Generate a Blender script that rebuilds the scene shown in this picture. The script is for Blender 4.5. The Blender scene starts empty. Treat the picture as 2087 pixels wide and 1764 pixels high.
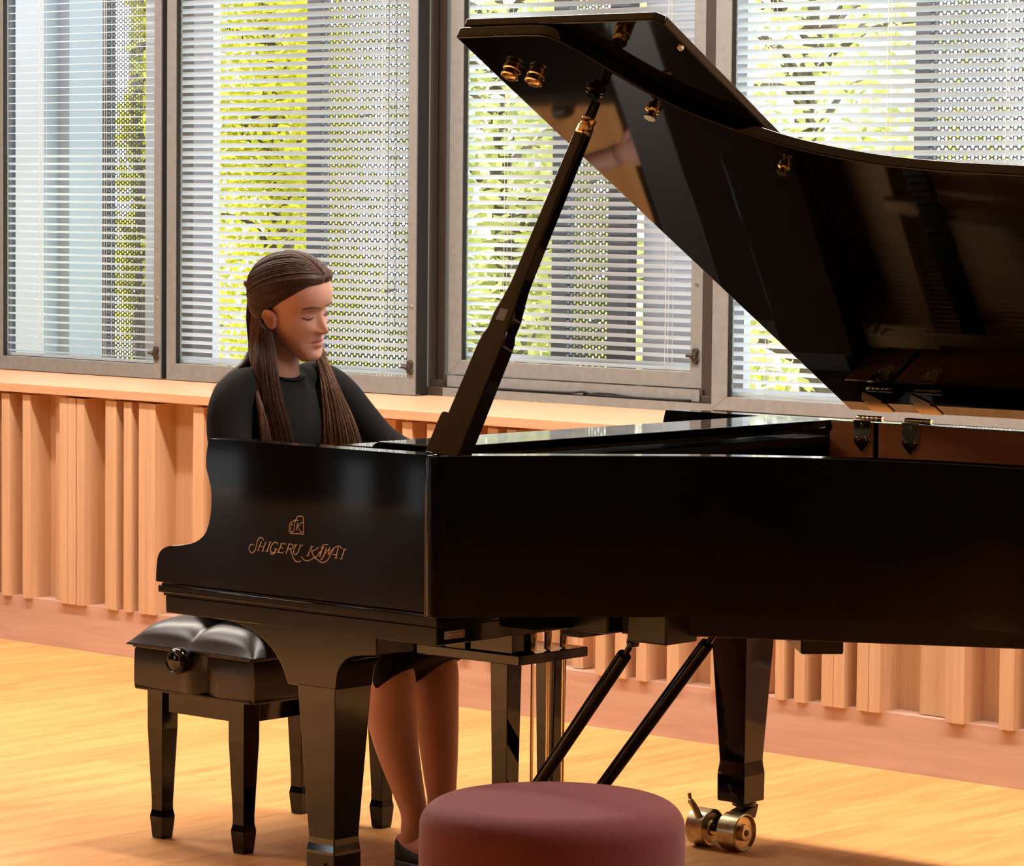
import bpy, bmesh, math, random
from mathutils import Vector, Matrix
random.seed(7)
SC = bpy.context.scene
COL = SC.collection
ORG = {}
WR = -0.0345                       # the window wall stands turned by two degrees to the piano
WO = Vector((0.0, 2.521, 0.0))
WM = Matrix.Translation(WO) @ Matrix.Rotation(WR, 4, 'Z')

# ------------------------------------------------------------------ materials
def nodes(m):
    m.use_nodes = True
    nt = m.node_tree
    return nt, nt.nodes, nt.links, nt.nodes['Principled BSDF']
def mat(name, col, rough=.5, metal=0, spec=.5, coat=0, coat_r=.03, sheen=0, bump=None, var=None, sss=0, trans=0):
    m = bpy.data.materials.new(name)
    nt, N, L, b = nodes(m)
    b.inputs['Base Color'].default_value = (*col, 1)
    b.inputs['Roughness'].default_value = rough
    b.inputs['Metallic'].default_value = metal
    b.inputs['Specular IOR Level'].default_value = spec
    b.inputs['Coat Weight'].default_value = coat
    b.inputs['Coat Roughness'].default_value = coat_r
    b.inputs['Sheen Weight'].default_value = sheen
    if sss:
        b.inputs['Subsurface Weight'].default_value = sss
        b.inputs['Subsurface Radius'].default_value = (.01, .004, .002)
    tc = N.new('ShaderNodeTexCoord')
    if bump:
        sc, st, dist = bump
        n = N.new('ShaderNodeTexNoise'); n.inputs['Scale'].default_value = sc; n.inputs['Detail'].default_value = 4
        bp = N.new('ShaderNodeBump'); bp.inputs['Strength'].default_value = st; bp.inputs['Distance'].default_value = dist
        L.new(tc.outputs['Object'], n.inputs['Vector']); L.new(n.outputs['Fac'], bp.inputs['Height']); L.new(bp.outputs['Normal'], b.inputs['Normal'])
    if var:
        sc, amt = var
        n = N.new('ShaderNodeTexNoise'); n.inputs['Scale'].default_value = sc; n.inputs['Detail'].default_value = 5
        r = N.new('ShaderNodeValToRGB')
        r.color_ramp.elements[0].position = .3; r.color_ramp.elements[1].position = .7
        r.color_ramp.elements[0].color = (*[c * (1 - amt) for c in col], 1)
        r.color_ramp.elements[1].color = (*[min(1, c * (1 + amt)) for c in col], 1)
        L.new(tc.outputs['Object'], n.inputs['Vector']); L.new(n.outputs['Fac'], r.inputs['Fac']); L.new(r.outputs['Color'], b.inputs['Base Color'])
    return m
def wood(name, c0, c1, scale, rough=.45, big=(3, 3, .3), bump=.05, coat=0, mid=None):
    m = bpy.data.materials.new(name)
    nt, N, L, b = nodes(m)
    tc = N.new('ShaderNodeTexCoord')
    mp = N.new('ShaderNodeMapping'); mp.inputs['Scale'].default_value = scale
    n = N.new('ShaderNodeTexNoise'); n.inputs['Scale'].default_value = 1; n.inputs['Detail'].default_value = 8; n.inputs['Distortion'].default_value = .6
    L.new(tc.outputs['Object'], mp.inputs['Vector']); L.new(mp.outputs['Vector'], n.inputs['Vector'])
    mp2 = N.new('ShaderNodeMapping'); mp2.inputs['Scale'].default_value = big
    n2 = N.new('ShaderNodeTexNoise'); n2.inputs['Scale'].default_value = 1; n2.inputs['Detail'].default_value = 2
    L.new(tc.outputs['Object'], mp2.inputs['Vector']); L.new(mp2.outputs['Vector'], n2.inputs['Vector'])
    mx = N.new('ShaderNodeMath'); mx.operation = 'MULTIPLY_ADD'; mx.inputs[1].default_value = .55
    ml = N.new('ShaderNodeMath'); ml.operation = 'MULTIPLY'; ml.inputs[1].default_value = .45
    L.new(n2.outputs['Fac'], ml.inputs[0]); L.new(n.outputs['Fac'], mx.inputs[0]); L.new(ml.outputs[0], mx.inputs[2])
    r = N.new('ShaderNodeValToRGB')
    r.color_ramp.elements[0].position = .32; r.color_ramp.elements[1].position = .68
    r.color_ramp.elements[0].color = (*c0, 1); r.color_ramp.elements[1].color = (*c1, 1)
    L.new(mx.outputs[0], r.inputs['Fac']); L.new(r.outputs['Color'], b.inputs['Base Color'])
    bp = N.new('ShaderNodeBump'); bp.inputs['Strength'].default_value = bump; bp.inputs['Distance'].default_value = .002
    L.new(n.outputs['Fac'], bp.inputs['Height']); L.new(bp.outputs['Normal'], b.inputs['Normal'])
    b.inputs['Roughness'].default_value = rough; b.inputs['Coat Weight'].default_value = coat
    return m
def floor_mat():
    m = bpy.data.materials.new('oak_boards')
    nt, N, L, b = nodes(m)
    tc = N.new('ShaderNodeTexCoord')
    sp = N.new('ShaderNodeSeparateXYZ'); cb = N.new('ShaderNodeCombineXYZ')
    L.new(tc.outputs['Object'], sp.inputs[0]); L.new(sp.outputs['Y'], cb.inputs['X']); L.new(sp.outputs['X'], cb.inputs['Y'])
    br = N.new('ShaderNodeTexBrick'); br.offset = .37; br.offset_frequency = 2
    br.inputs['Scale'].default_value = 1; br.inputs['Brick Width'].default_value = 1.9; br.inputs['Row Height'].default_value = .165
    br.inputs['Mortar Size'].default_value = .0012; br.inputs['Mortar Smooth'].default_value = .2; br.inputs['Bias'].default_value = 0
    br.inputs['Color1'].default_value = (.30, .30, .30, 1); br.inputs['Color2'].default_value = (.75, .75, .75, 1); br.inputs['Mortar'].default_value = (.0, .0, .0, 1)
    L.new(cb.outputs[0], br.inputs['Vector'])
    mp = N.new('ShaderNodeMapping'); mp.inputs['Scale'].default_value = (2.4, 17, 1)
    # grain follows the board, shifted board by board
    ad = N.new('ShaderNodeVectorMath'); ad.operation = 'ADD'
    sc = N.new('ShaderNodeVectorMath'); sc.operation = 'SCALE'; sc.inputs['Scale'].default_value = 7
    L.new(br.outputs['Color'], sc.inputs[0]); L.new(cb.outputs[0], ad.inputs[0]); L.new(sc.outputs[0], ad.inputs[1])
    L.new(ad.outputs[0], mp.inputs['Vector'])
    n = N.new('ShaderNodeTexNoise'); n.inputs['Scale'].default_value = 1; n.inputs['Detail'].default_value = 7; n.inputs['Distortion'].default_value = .8
    L.new(mp.outputs['Vector'], n.inputs['Vector'])
    r = N.new('ShaderNodeValToRGB'); e = r.color_ramp.elements
    e[0].position = .25; e[0].color = (.50, .22, .068, 1)
    e[1].position = .62; e[1].color = (.68, .335, .118, 1)
    x = e.new(.45); x.color = (.61, .285, .092, 1)
    L.new(n.outputs['Fac'], r.inputs['Fac'])
    hs = N.new('ShaderNodeMixRGB'); hs.blend_type = 'MULTIPLY'; hs.inputs['Fac'].default_value = .3
    rr = N.new('ShaderNodeValToRGB'); rr.color_ramp.elements[0].color = (.25, .2, .16, 1); rr.color_ramp.elements[1].color = (1, 1, 1, 1)
    rr.color_ramp.elements[0].position = 0; rr.color_ramp.elements[1].position = .55
    L.new(br.outputs['Color'], rr.inputs['Fac'])
    L.new(r.outputs['Color'], hs.inputs['Color1']); L.new(rr.outputs['Color'], hs.inputs['Color2'])
    L.new(hs.outputs['Color'], b.inputs['Base Color'])
    b.inputs['Roughness'].default_value = .55; b.inputs['Specular IOR Level'].default_value = .25
    bp = N.new('ShaderNodeBump'); bp.inputs['Strength'].default_value = .08; bp.inputs['Distance'].default_value = .002
    L.new(n.outputs['Fac'], bp.inputs['Height']); L.new(bp.outputs['Normal'], b.inputs['Normal'])
    return m
def glass_mat():
    m = bpy.data.materials.new('window_glass')
    nt, N, L, b = nodes(m)
    N.remove(b)
    t = N.new('ShaderNodeBsdfTransparent'); g = N.new('ShaderNodeBsdfGlossy'); g.inputs['Roughness'].default_value = .0
    f = N.new('ShaderNodeFresnel'); ge = N.new('ShaderNodeNewGeometry')
    io = N.new('ShaderNodeMix'); io.inputs[2].default_value = 1.33; io.inputs[3].default_value = 1 / 1.33
    L.new(ge.outputs['Backfacing'], io.inputs[0]); L.new(io.outputs[0], f.inputs['IOR'])
    mx = N.new('ShaderNodeMixShader')
    L.new(f.outputs[0], mx.inputs['Fac']); L.new(t.outputs[0], mx.inputs[1]); L.new(g.outputs[0], mx.inputs[2])
    L.new(mx.outputs[0], N['Material Output'].inputs['Surface'])
    return m
def thin_mat(name, c0, c1, trans, rough=.5, island=True):
    """thin sheet that lets part of the light through: leaves, blind slats"""
    m = bpy.data.materials.new(name)
    nt, N, L, b = nodes(m)
    tr = N.new('ShaderNodeBsdfTranslucent'); mx = N.new('ShaderNodeMixShader'); mx.inputs['Fac'].default_value = trans
    b.inputs['Roughness'].default_value = rough
    if island:
        g = N.new('ShaderNodeNewGeometry'); r = N.new('ShaderNodeValToRGB')
        r.color_ramp.elements[0].color = (*c0, 1); r.color_ramp.elements[1].color = (*c1, 1)
        L.new(g.outputs['Random Per Island'], r.inputs['Fac'])
        L.new(r.outputs['Color'], b.inputs['Base Color']); L.new(r.outputs['Color'], tr.inputs['Color'])
    else:
        b.inputs['Base Color'].default_value = (*c0, 1); tr.inputs['Color'].default_value = (*c1, 1)
    L.new(b.outputs[0], mx.inputs[1]); L.new(tr.outputs[0], mx.inputs[2])
    L.new(mx.outputs[0], N['Material Output'].inputs['Surface'])
    return m

M = {}
M['lacquer'] = mat('piano_lacquer', (.0035, .0032, .003), .045, spec=.4)
M['lacquer_in'] = mat('black_satin', (.006, .0055, .005), .28, spec=.5)
M['brass'] = mat('polished_brass', (.82, .66, .38), .16, 1)
M['brass_dark'] = mat('dimmed_brass', (.30, .22, .11), .3, 1)  # brass darkened to hold down the reflected glow on the lid leaf
M['brass_worn'] = mat('worn_brass', (.62, .5, .32), .3, 1, var=(60, .2))
M['gold'] = mat('gilt_lettering', (.56, .44, .29), .45, .15)
M['iron'] = mat('bronze_iron_plate', (.26, .14, .05), .4, .4)
M['rimwood'] = wood('maple_rim', (.33, .115, .028), (.44, .17, .048), (3, 3, 60), .42, (1, 1, 2))
M['spruce'] = wood('spruce_board', (.55, .32, .13), (.66, .42, .19), (6, 90, 6), .4)
M['felt'] = mat('white_felt', (.7, .68, .62), .9)
M['steel'] = mat('steel_wire', (.6, .58, .55), .3, 1)
M['ivory'] = mat('white_key', (.8, .78, .72), .25)
M['leather'] = mat('black_leather', (.016, .0125, .011), .36, spec=.5, bump=(420, .25, .0006))
M['skin'] = mat('skin', (.535, .272, .205), .52, spec=.35, sss=.12, var=(14, .05))
M['lip'] = mat('lip', (.46, .15, .12), .42, spec=.4)
M['hair'] = mat('brown_hair', (.050, .021, .013), .5, spec=.22, var=(160, .4))
M['hair_light'] = mat('brown_hair_ends', (.125, .060, .036), .5, spec=.25, var=(160, .4))
M['brow'] = mat('brow', (.085, .042, .028), .7)
M['lash'] = mat('dark_lash', (.06, .028, .02), .7)
M['cloth'] = mat('black_jersey', (.0062, .0056, .0062), .85, spec=.15, bump=(230, .25, .001))
M['shoe'] = mat('black_suede', (.012, .013, .016), .6, spec=.3)
M['sole'] = mat('grey_sole', (.05, .05, .055), .55)
M['clip'] = mat('dark_clip', (.03, .015, .012), .3)
M['pouf'] = mat('maroon_wool', (.175, .046, .051), .93, spec=.12, sheen=.16, bump=(700, .35, .0012), var=(300, .12))
M['floor'] = floor_mat()
M['slat_wood'] = wood('oak_slats', (.50, .295, .165), (.63, .395, .235), (70, 70, 2.2), .55, (14, 14, .5))
M['sill_wood'] = wood('oak_sill', (.54, .30, .17), (.64, .385, .235), (2.5, 60, 60), .45, (1, 9, 9))
M['plinth_wood'] = wood('stained_plinth', (.47, .275, .20), (.58, .365, .28), (3, 40, 40), .5, (1.5, 2, 6))
M['frame'] = mat('bronze_frame', (.236, .236, .230), .5, .25, var=(40, .08))
M['frame_dark'] = mat('dark_bronze_frame', (.05, .037, .028), .45, .2)
M['gap'] = mat('black_gasket', (.006, .005, .005), .8)
M['glass'] = glass_mat()
M['blind'] = thin_mat('white_slat', (.60, .635, .67), (.62, .65, .68), .30, .45, False)
M['cord'] = mat('blind_cord', (.62, .62, .62), .7)
M['chain'] = mat('bead_chain', (.10, .09, .09), .4, .3)
M['perf'] = mat('perforated_steel', (.10, .105, .125), .55, .2)
M['ext_grey'] = mat('pale_grey_panel', (.42, .46, .54), .7, var=(2, .1))
M['ext_dark'] = mat('slate_panel', (.22, .235, .29), .6)
M['facade'] = mat('facade_blue_grey', (.24, .27, .325), .7, var=(.8, .12))
M['facade_dark'] = mat('facade_slate', (.17, .19, .235), .7)
M['facade_pale'] = mat('facade_pale', (.32, .355, .41), .7)
M['reveal_shade'] = mat('warm_grey_reveal_shade', (.20, .185, .17), .7)  # grey of the shade beside the window frame, given as colour
M['mirror_dimmer'] = mat('dark_blue_mirror_dimmer', (.034, .042, .054), .8)  # dark tone that dims the outdoors mirrored in the piano case
M['ext_white'] = mat('white_panel', (.66, .69, .74), .6)
M['leaf_a'] = thin_mat('bright_leaf', (.44, .45, .03), (.84, .78, .07), .45)
M['leaf_b'] = thin_mat('pale_leaf', (.30, .33, .09), (.70, .68, .26), .4)
M['leaf_c'] = thin_mat('deep_leaf', (.08, .13, .04), (.42, .46, .16), .35)
M['bark'] = mat('bark', (.11, .085, .07), .85, bump=(40, .4, .01))
M['grass'] = mat('grass', (.20, .26, .07), .9, var=(3, .3))
M['plaster'] = mat('plaster', (.30, .27, .245), .9)
M['plaster_dark'] = mat('dark_wall', (.035, .032, .03), .8)
M['ceiling'] = mat('ceiling_white', (.62, .58, .53), .9)
M['sticker'] = mat('printed_plate', (.14, .12, .11), .4)
M['sticker_ink'] = mat('plate_print', (.34, .29, .25), .5)

# ------------------------------------------------------------------ mesh building
def lerp(a, b, t): return a + (b - a) * t
def spline(pts, k=6, closed=False):
    P = [Vector(p) for p in pts]; n = len(P); out = []
    rng = range(n if closed else n - 1)
    for i in rng:
        p1, p2 = P[i], P[(i + 1) % n]
        p0 = P[(i - 1) % n] if (closed or i > 0) else p1 * 2 - p2
        p3 = P[(i + 2) % n] if (closed or i + 2 < n) else p2 * 2 - p1
        for j in range(k):
            t = j / k
            out.append(.5 * ((2 * p1) + (p2 - p0) * t + (2 * p0 - 5 * p1 + 4 * p2 - p3) * t * t + (3 * p1 - p0 - 3 * p2 + p3) * t ** 3))
    if not closed: out.append(P[-1])
    return out
def interp(tab, x):
    if x <= tab[0][0]: return tab[0][1]
    for i in range(len(tab) - 1):
        (a, fa), (b, fb) = tab[i], tab[i + 1]
        if x <= b:
            h = b - a; t = (x - a) / h; d = (fb - fa) / h
            d0 = (fa - tab[i - 1][1]) / (a - tab[i - 1][0]) if i > 0 else d
            d1 = (tab[i + 2][1] - fb) / (tab[i + 2][0] - b) if i + 2 < len(tab) else d
            m0 = 0 if d0 * d <= 0 else 2 * d0 * d / (d0 + d)
            m1 = 0 if d1 * d <= 0 else 2 * d1 * d / (d1 + d)
            return (2 * t ** 3 - 3 * t * t + 1) * fa + (t ** 3 - 2 * t * t + t) * h * m0 + (3 * t * t - 2 * t ** 3) * fb + (t ** 3 - t * t) * h * m1
    return tab[-1][1]
class MB:
    def __init__(s): s.v = []; s.f = []; s.mi = []; s.cur = 0
    def add(s, vs, fs):
        o = len(s.v); s.v += [Vector(p) for p in vs]
        s.f += [tuple(o + i for i in f) for f in fs]; s.mi += [s.cur] * len(fs)
    def box(s, x0, x1, y0, y1, z0, z1):
        s.add([(x0, y0, z0), (x1, y0, z0), (x1, y1, z0), (x0, y1, z0), (x0, y0, z1), (x1, y0, z1), (x1, y1, z1), (x0, y1, z1)],
              [(0, 3, 2, 1), (4, 5, 6, 7), (0, 1, 5, 4), (1, 2, 6, 5), (2, 3, 7, 6), (3, 0, 4, 7)])
    def hexa(s, b, t):          # 4 bottom + 4 top points
        s.add(list(b) + list(t), [(0, 3, 2, 1), (4, 5, 6, 7), (0, 1, 5, 4), (1, 2, 6, 5), (2, 3, 7, 6), (3, 0, 4, 7)])
    def prism(s, poly, axis, lo, hi):   # poly of 2D points in the two other axes (order x,y,z without axis)
        def P(a, b, c):
            return {'x': (c, a, b), 'y': (a, c, b), 'z': (a, b, c)}[axis]
        n = len(poly)
        s.add([P(a, b, lo) for a, b in poly] + [P(a, b, hi) for a, b in poly],
              [tuple(range(n))[::-1], tuple(range(n, 2 * n))] + [(i, (i + 1) % n, n + (i + 1) % n, n + i) for i in range(n)])
    def rings(s, R, cap0=True, cap1=True, closed=False):
        n = len(R[0]); vs = [p for r in R for p in r]; fs = []
        m = len(R)
        for i in range(m - 1 + (1 if closed else 0)):
            a, b = i * n, ((i + 1) % m) * n
            for j in range(n):
                k = (j + 1) % n
                fs.append((a + j, a + k, b + k, b + j))
        if cap0 and not closed: fs.append(tuple(range(n))[::-1])
        if cap1 and not closed: fs.append(tuple(range((m - 1) * n, m * n)))
        s.add(vs, fs)
    def tube(s, pts, rad, n=10, cap=True, flat=1.0, up=None, closed=False):
        P = [Vector(p) for p in pts]; m = len(P)
        if not hasattr(rad, '__len__'): rad = [rad] * m
        T = []
        for i in range(m):
            a = P[(i - 1) % m] if (closed or i > 0) else P[i]
            b = P[(i + 1) % m] if (closed or i < m - 1) else P[i]
            t = b - a
            T.append(t.normalized() if t.length > 1e-9 else Vector((0, 0, 1)))
        u = Vector(up) if up else Vector((0, 0, 1))
        if abs(u.dot(T[0])) > .95: u = Vector((1, 0, 0))
        R = []
        for i in range(m):
            u = (u - T[i] * u.dot(T[i])).normalized(); w = T[i].cross(u)
            R.append([P[i] + (u * math.cos(2 * math.pi * j / n) * flat + w * math.sin(2 * math.pi * j / n)) * rad[i] for j in range(n)])
        s.rings(R, cap, cap, closed)
    def lathe(s, prof, c, axis='z', n=32, a0=0):   # prof: (radius, height) along axis from c
        c = Vector(c)
        ax = {'x': (Vector((0, 1, 0)), Vector((0, 0, 1)), Vector((1, 0, 0))), 'y': (Vector((0, 0, 1)), Vector((1, 0, 0)), Vector((0, 1, 0))), 'z': (Vector((1, 0, 0)), Vector((0, 1, 0)), Vector((0, 0, 1)))}[axis] if isinstance(axis, str) else None
        if ax is None:
            d = Vector(axis).normalized(); u = d.orthogonal().normalized(); ax = (u, d.cross(u), d)
        R = [[c + ax[2] * h + (ax[0] * math.cos(a0 + 2 * math.pi * j / n) + ax[1] * math.sin(a0 + 2 * math.pi * j / n)) * r for j in range(n)] for r, h in prof]
        s.rings(R)
    def loft(s, secs, n=20, k=4, cap=True):   # secs: (center, u vector, v vector) smoothed
        C = spline([a[0] for a in secs], k); U = spline([a[1] for a in secs], k); V = spline([a[2] for a in secs], k)
        R = [[c + u * math.cos(2 * math.pi * j / n) + v * math.sin(2 * math.pi * j / n) for j in range(n)] for c, u, v in zip(C, U, V)]
        s.rings(R, cap, cap)
    def build(s, name, m, parent=None, org=None, smooth=35, bevel=0, seg=2, subsurf=0, wall=False, keep_edge=None):
        me = bpy.data.meshes.new(name)
        o = bpy.data.objects.new(name, me); COL.objects.link(o)
        og = Vector(org) if org is not None else Vector((0, 0, 0))
        if parent is not None:
            root = parent
            while root.parent: root = root.parent
            og = ORG[root.name]; o.parent = parent
        elif wall:
            o.location = WM @ og; o.rotation_euler = (0, 0, WR); ORG[o.name] = og
        else:
            o.location = og; ORG[o.name] = og
        me.from_pydata([tuple(p - og) for p in s.v], [], s.f)
        for mm in (m if isinstance(m, (list, tuple)) else [m]): me.materials.append(mm)
        if any(s.mi): me.polygons.foreach_set('material_index', s.mi)
        bm = bmesh.new(); bm.from_mesh(me); bmesh.ops.recalc_face_normals(bm, faces=bm.faces); bm.to_mesh(me); bm.free()
        me.update()
        if smooth:
            me.polygons.foreach_set('use_smooth', [True] * len(me.polygons))
            if smooth < 180: me.set_sharp_from_angle(angle=math.radians(smooth))
        if bevel and keep_edge:      # bevel only the sharp edges that are not the joint between two coplanar pieces
            at = me.attributes.new('bevel_weight_edge', 'FLOAT', 'EDGE')
            bm = bmesh.new(); bm.from_mesh(me); lay = bm.edges.layers.float.get('bevel_weight_edge')
            for e in bm.edges:
                a_, c_ = e.verts[0].co + og, e.verts[1].co + og
                if len(e.link_faces) == 2 and e.calc_face_angle(0) > .7 and keep_edge(a_) and keep_edge(c_): e[lay] = 1
            bm.to_mesh(me); bm.free()
            b = o.modifiers.new('edge', 'BEVEL'); b.width = bevel; b.segments = seg; b.limit_method = 'WEIGHT'
        elif bevel:
            b = o.modifiers.new('edge', 'BEVEL'); b.width = bevel; b.segments = seg; b.limit_method = 'ANGLE'; b.angle_limit = math.radians(40)
        if subsurf:
            b = o.modifiers.new('sub', 'SUBSURF'); b.levels = subsurf; b.render_levels = subsurf
        return o
def empty(name, loc, wall=False):
    o = bpy.data.objects.new(name, None); COL.objects.link(o); o.empty_display_size = .1
    loc = Vector(loc)
    if wall: o.location = WM @ loc; o.rotation_euler = (0, 0, WR)
    else: o.location = loc
    ORG[o.name] = loc
    return o
def tag(o, label, cat, group=None):
    o['label'] = label; o['category'] = cat
    if group: o['group'] = group
    return o
def structure(o): o['kind'] = 'structure'; return o
def dup(o, parent=None):
    c = o.copy(); COL.objects.link(c); c.parent = parent
    for ch in o.children: dup(ch, c)
    return c
# ------------------------------------------------------------------ the room
b = MB(); b.box(-9, 9, -7.2, 3.4, -.06, 0); structure(b.build('floor', M['floor'], smooth=0))
b = MB(); b.box(-9, 9, -7.2, 3.3, 3.42, 3.5); structure(b.build('ceiling', M['ceiling'], smooth=0))
b = MB(); b.box(-9.1, -9, -7.2, 3.4, 0, 3.42); structure(b.build('wall_left', M['plaster'], smooth=0))
b = MB(); b.box(9, 9.1, -7.2, 3.2, 0, 3.42); structure(b.build('wall_right', M['plaster_dark'], smooth=0))
# wall behind the camera, with three narrow windows that the polished case mirrors
b = MB(); xs = [-9, -7.05, -6.53, -5.97, -5.66, -5.54, -5.30, 9]
for i in range(0, 8, 2): b.box(xs[i], xs[i + 1], -7.25, -7.1, 0, 3.42)
for i in (1, 3, 5): b.box(xs[i], xs[i + 1], -7.25, -7.1, 1.9, 3.42)
structure(b.build('wall_front', M['plaster_dark'], smooth=0))
b = MB(); b.box(-16, 2, -9.6, -9.4, -.05, .28); structure(b.build('mirror_dimmer_wall', M['mirror_dimmer'], smooth=0))  # unseen low wall, added to dim what the polished case mirrors
b = MB(); b.box(-20, 10, -14, -7.2, -.3, -.02); structure(b.build('ground', M['mirror_dimmer'], smooth=0))  # unseen dark ground, keeps bright sky out of the case's reflections
# window wall: backing and header
b = MB()
b.box(-9.6, 9.6, .085, .56, 0, .822)
b.box(-9.6, 9.6, .50, .66, 2.64, 3.42)
b.box(-9.6, -4.94, .50, .66, .82, 2.64); b.box(3.42, 9.6, .50, .66, .82, 2.64)
b.box(-9.6, 9.6, .56, .66, 0, .852)
wall_back = structure(b.build('wall_back', M['slat_wood'], wall=True, smooth=0))
known = [(-3.07, -3.03, 0), (-2.961, -2.921, 0), (-2.845, -2.783, .045), (-2.773, -2.732, 0), (-2.730, -2.691, 0), (-2.686, -2.647, 0),
         (-2.543, -2.49, 0), (-2.454, -2.416, 0), (-2.381, -2.3425, 0), (-2.3415, -2.302, 0), (-2.175, -2.135, .045), (-2.122, -2.074, 0),
         (-1.204, -1.164, 0), (-1.103, -1.063, 0), (-1.051, -1.014, 0), (-.859, -.82, 0), (-.784, -.746, 0), (-.437, -.402, 0), (-.364, -.324, 0),
         (-.286, -.249, 0), (-.174, -.132, 0), (-.018, .012, 0), (.10, .14, .045), (.206, .236, 0), (.271, .306, 0), (.362, .400, 0), (.402, .438, 0),
         (.479, .516, 0), (.518, .554, 0), (.65, .743, .045), (.763, .821, 0), (.93, .975, 0)]
def fill(a, c):
    t = a + random.uniform(.03, .09)
    while t + .04 < c - .02:
        d = 0 if random.random() < .8 else .045
        known.append((t, t + .039, d)); t += .0395 if random.random() < .3 else random.choice((.07, .08, .10, .115, .15))
fill(-8.9, -3.07); fill(-2.074, -1.204); fill(-1.014, -.859); fill(-.746, -.437); fill(.975, 8.9)
b = MB()
for t0, t1, d in known:
    b.box(t0, t1, d, .09, .148 if d == 0 else .152, .815)
b.build('slat_cladding', M['slat_wood'], wall_back, smooth=0)
b = MB(); b.box(-9.4, 9.4, .012, .085, 0, .15); structure(b.build('baseboard_back', M['plinth_wood'], wall=True, smooth=0))
b = MB(); b.box(-9.4, 9.4, -.012, .57, .822, .851); structure(b.build('trim_1', M['sill_wood'], wall=True, smooth=0, bevel=.002))

# fixed window frame: posts and stepped sill member
b = MB()
for t0, t1, y0 in ((-4.96, -4.925, .575), (-3.80, -3.79, .575), (-2.895, -2.866, .575), (-1.745, -1.667, .575), (-1.745, -1.640, .618),
                   (-.568, -.505, .60), (.80, .84, .575), (2.10, 2.2, .575), (3.38, 3.44, .575)):
    b.box(t0, t1, y0, y0 + .034, .851, 2.66)
b.box(-4.96, 3.44, .572, .66, .851, .880); b.box(-4.96, 3.44, .592, .66, .880, .900); b.box(-1.62, -.56, .592, .66, .880, .918)
b.box(-4.96, 3.44, .575, .66, 2.60, 2.66)
structure(b.build('trim_2', M['frame_dark'], wall=True, smooth=0, bevel=.0015))
b = MB(); b.box(-1.60, -.50, .5705, .5735, .852, .879); b.box(-1.60, -.57, .5905, .593, .882, .917)
b.box(-1.700, -1.668, .5725, .576, .852, 2.64)
structure(b.build('trim_3', M['frame'], wall=True, smooth=0))

def window(num, t0, t1, g0, g1, y, z0, gz, label_latch=True, latch=None, screw=None):
    w = structure(empty('window_%d' % num, (t0, y, z0), wall=True))
    z1, gz1, d = 2.62, 2.57, .028
    b = MB()
    b.prism([(t0, z0), (g0, gz), (g0, gz1), (t0, z1)], 'y', y, y + d)
    b.prism([(g1, gz), (t1, z0), (t1, z1), (g1, gz1)], 'y', y, y + d)
    b.prism([(t0, z0), (t1, z0), (g1, gz), (g0, gz)], 'y', y, y + d)
    b.prism([(t0, z1), (t1, z1), (g1, gz1), (g0, gz1)], 'y', y, y + d)
    b.build('sash', M['frame'], w, smooth=0, bevel=.0012)
    b = MB(); e = .003
    b.box(g0, g0 + e, y + .004, y + .019, gz, gz1); b.box(g1 - e, g1, y + .004, y + .019, gz, gz1)
    b.box(t1 - .001, t1 + .0015, y + .006, y + .052, z0 + .003, z1 - .003); b.box(t0 - .0015, t0 + .001, y + .006, y + .052, z0 + .003, z1 - .003)
    b.build('gasket', M['gap'], w, smooth=0)
    b = MB(); b.box(g0, g1, y + .012, y + .016, gz, gz1)
    b.build('glass', M['glass'], w, smooth=0)
    if latch:
        t, z = latch; b = MB()
        b.lathe([(0, -.010), (.009, -.010), (.011, -.007), (.011, 0)], (t, y, z + .013), 'y', 16)
        b.lathe([(0, -.010), (.009, -.010), (.011, -.007), (.011, 0)], (t, y, z - .013), 'y', 16)
        b.box(t - .013, t + .008, y - .014, y, z - .009, z + .009)
        b.tube([(t - .004, y - .012, z), (t - .022, y - .02, z + .002)], .006, 10)
        b.build('latch', M['frame_dark'], w, bevel=.001)
    if screw:
        t, z = screw; b = MB(); b.lathe([(0, -.005), (.004, -.005), (.006, -.002), (.006, 0)], (t, y, z), 'y', 14)
        b.build('screw', M['steel'], w)
    return w
window(1, -3.755, -2.872, -3.715, -2.906, .515, .853, .900, latch=(-2.889, .940), screw=(-2.889, 1.125))
window(2, -2.842, -1.668, -2.797, -1.703, .515, .853, .908, latch=(-1.686, .940), screw=(-1.686, 1.13))
window(3, -1.606, -.570, -1.551, -.614, .600, .920, .966, latch=(-.592, 1.015), screw=(-.592, 1.225))
window(4, -.474, .80, -.416, .745, .530, .866, .905)
window(5, .90, 2.1, .95, 2.05, .530, .866, .905)
window(7, 2.14, 3.38, 2.19, 3.33, .530, .866, .905)
window(6, -4.92, -3.80, -4.87, -3.84, .515, .853, .900)

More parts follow.
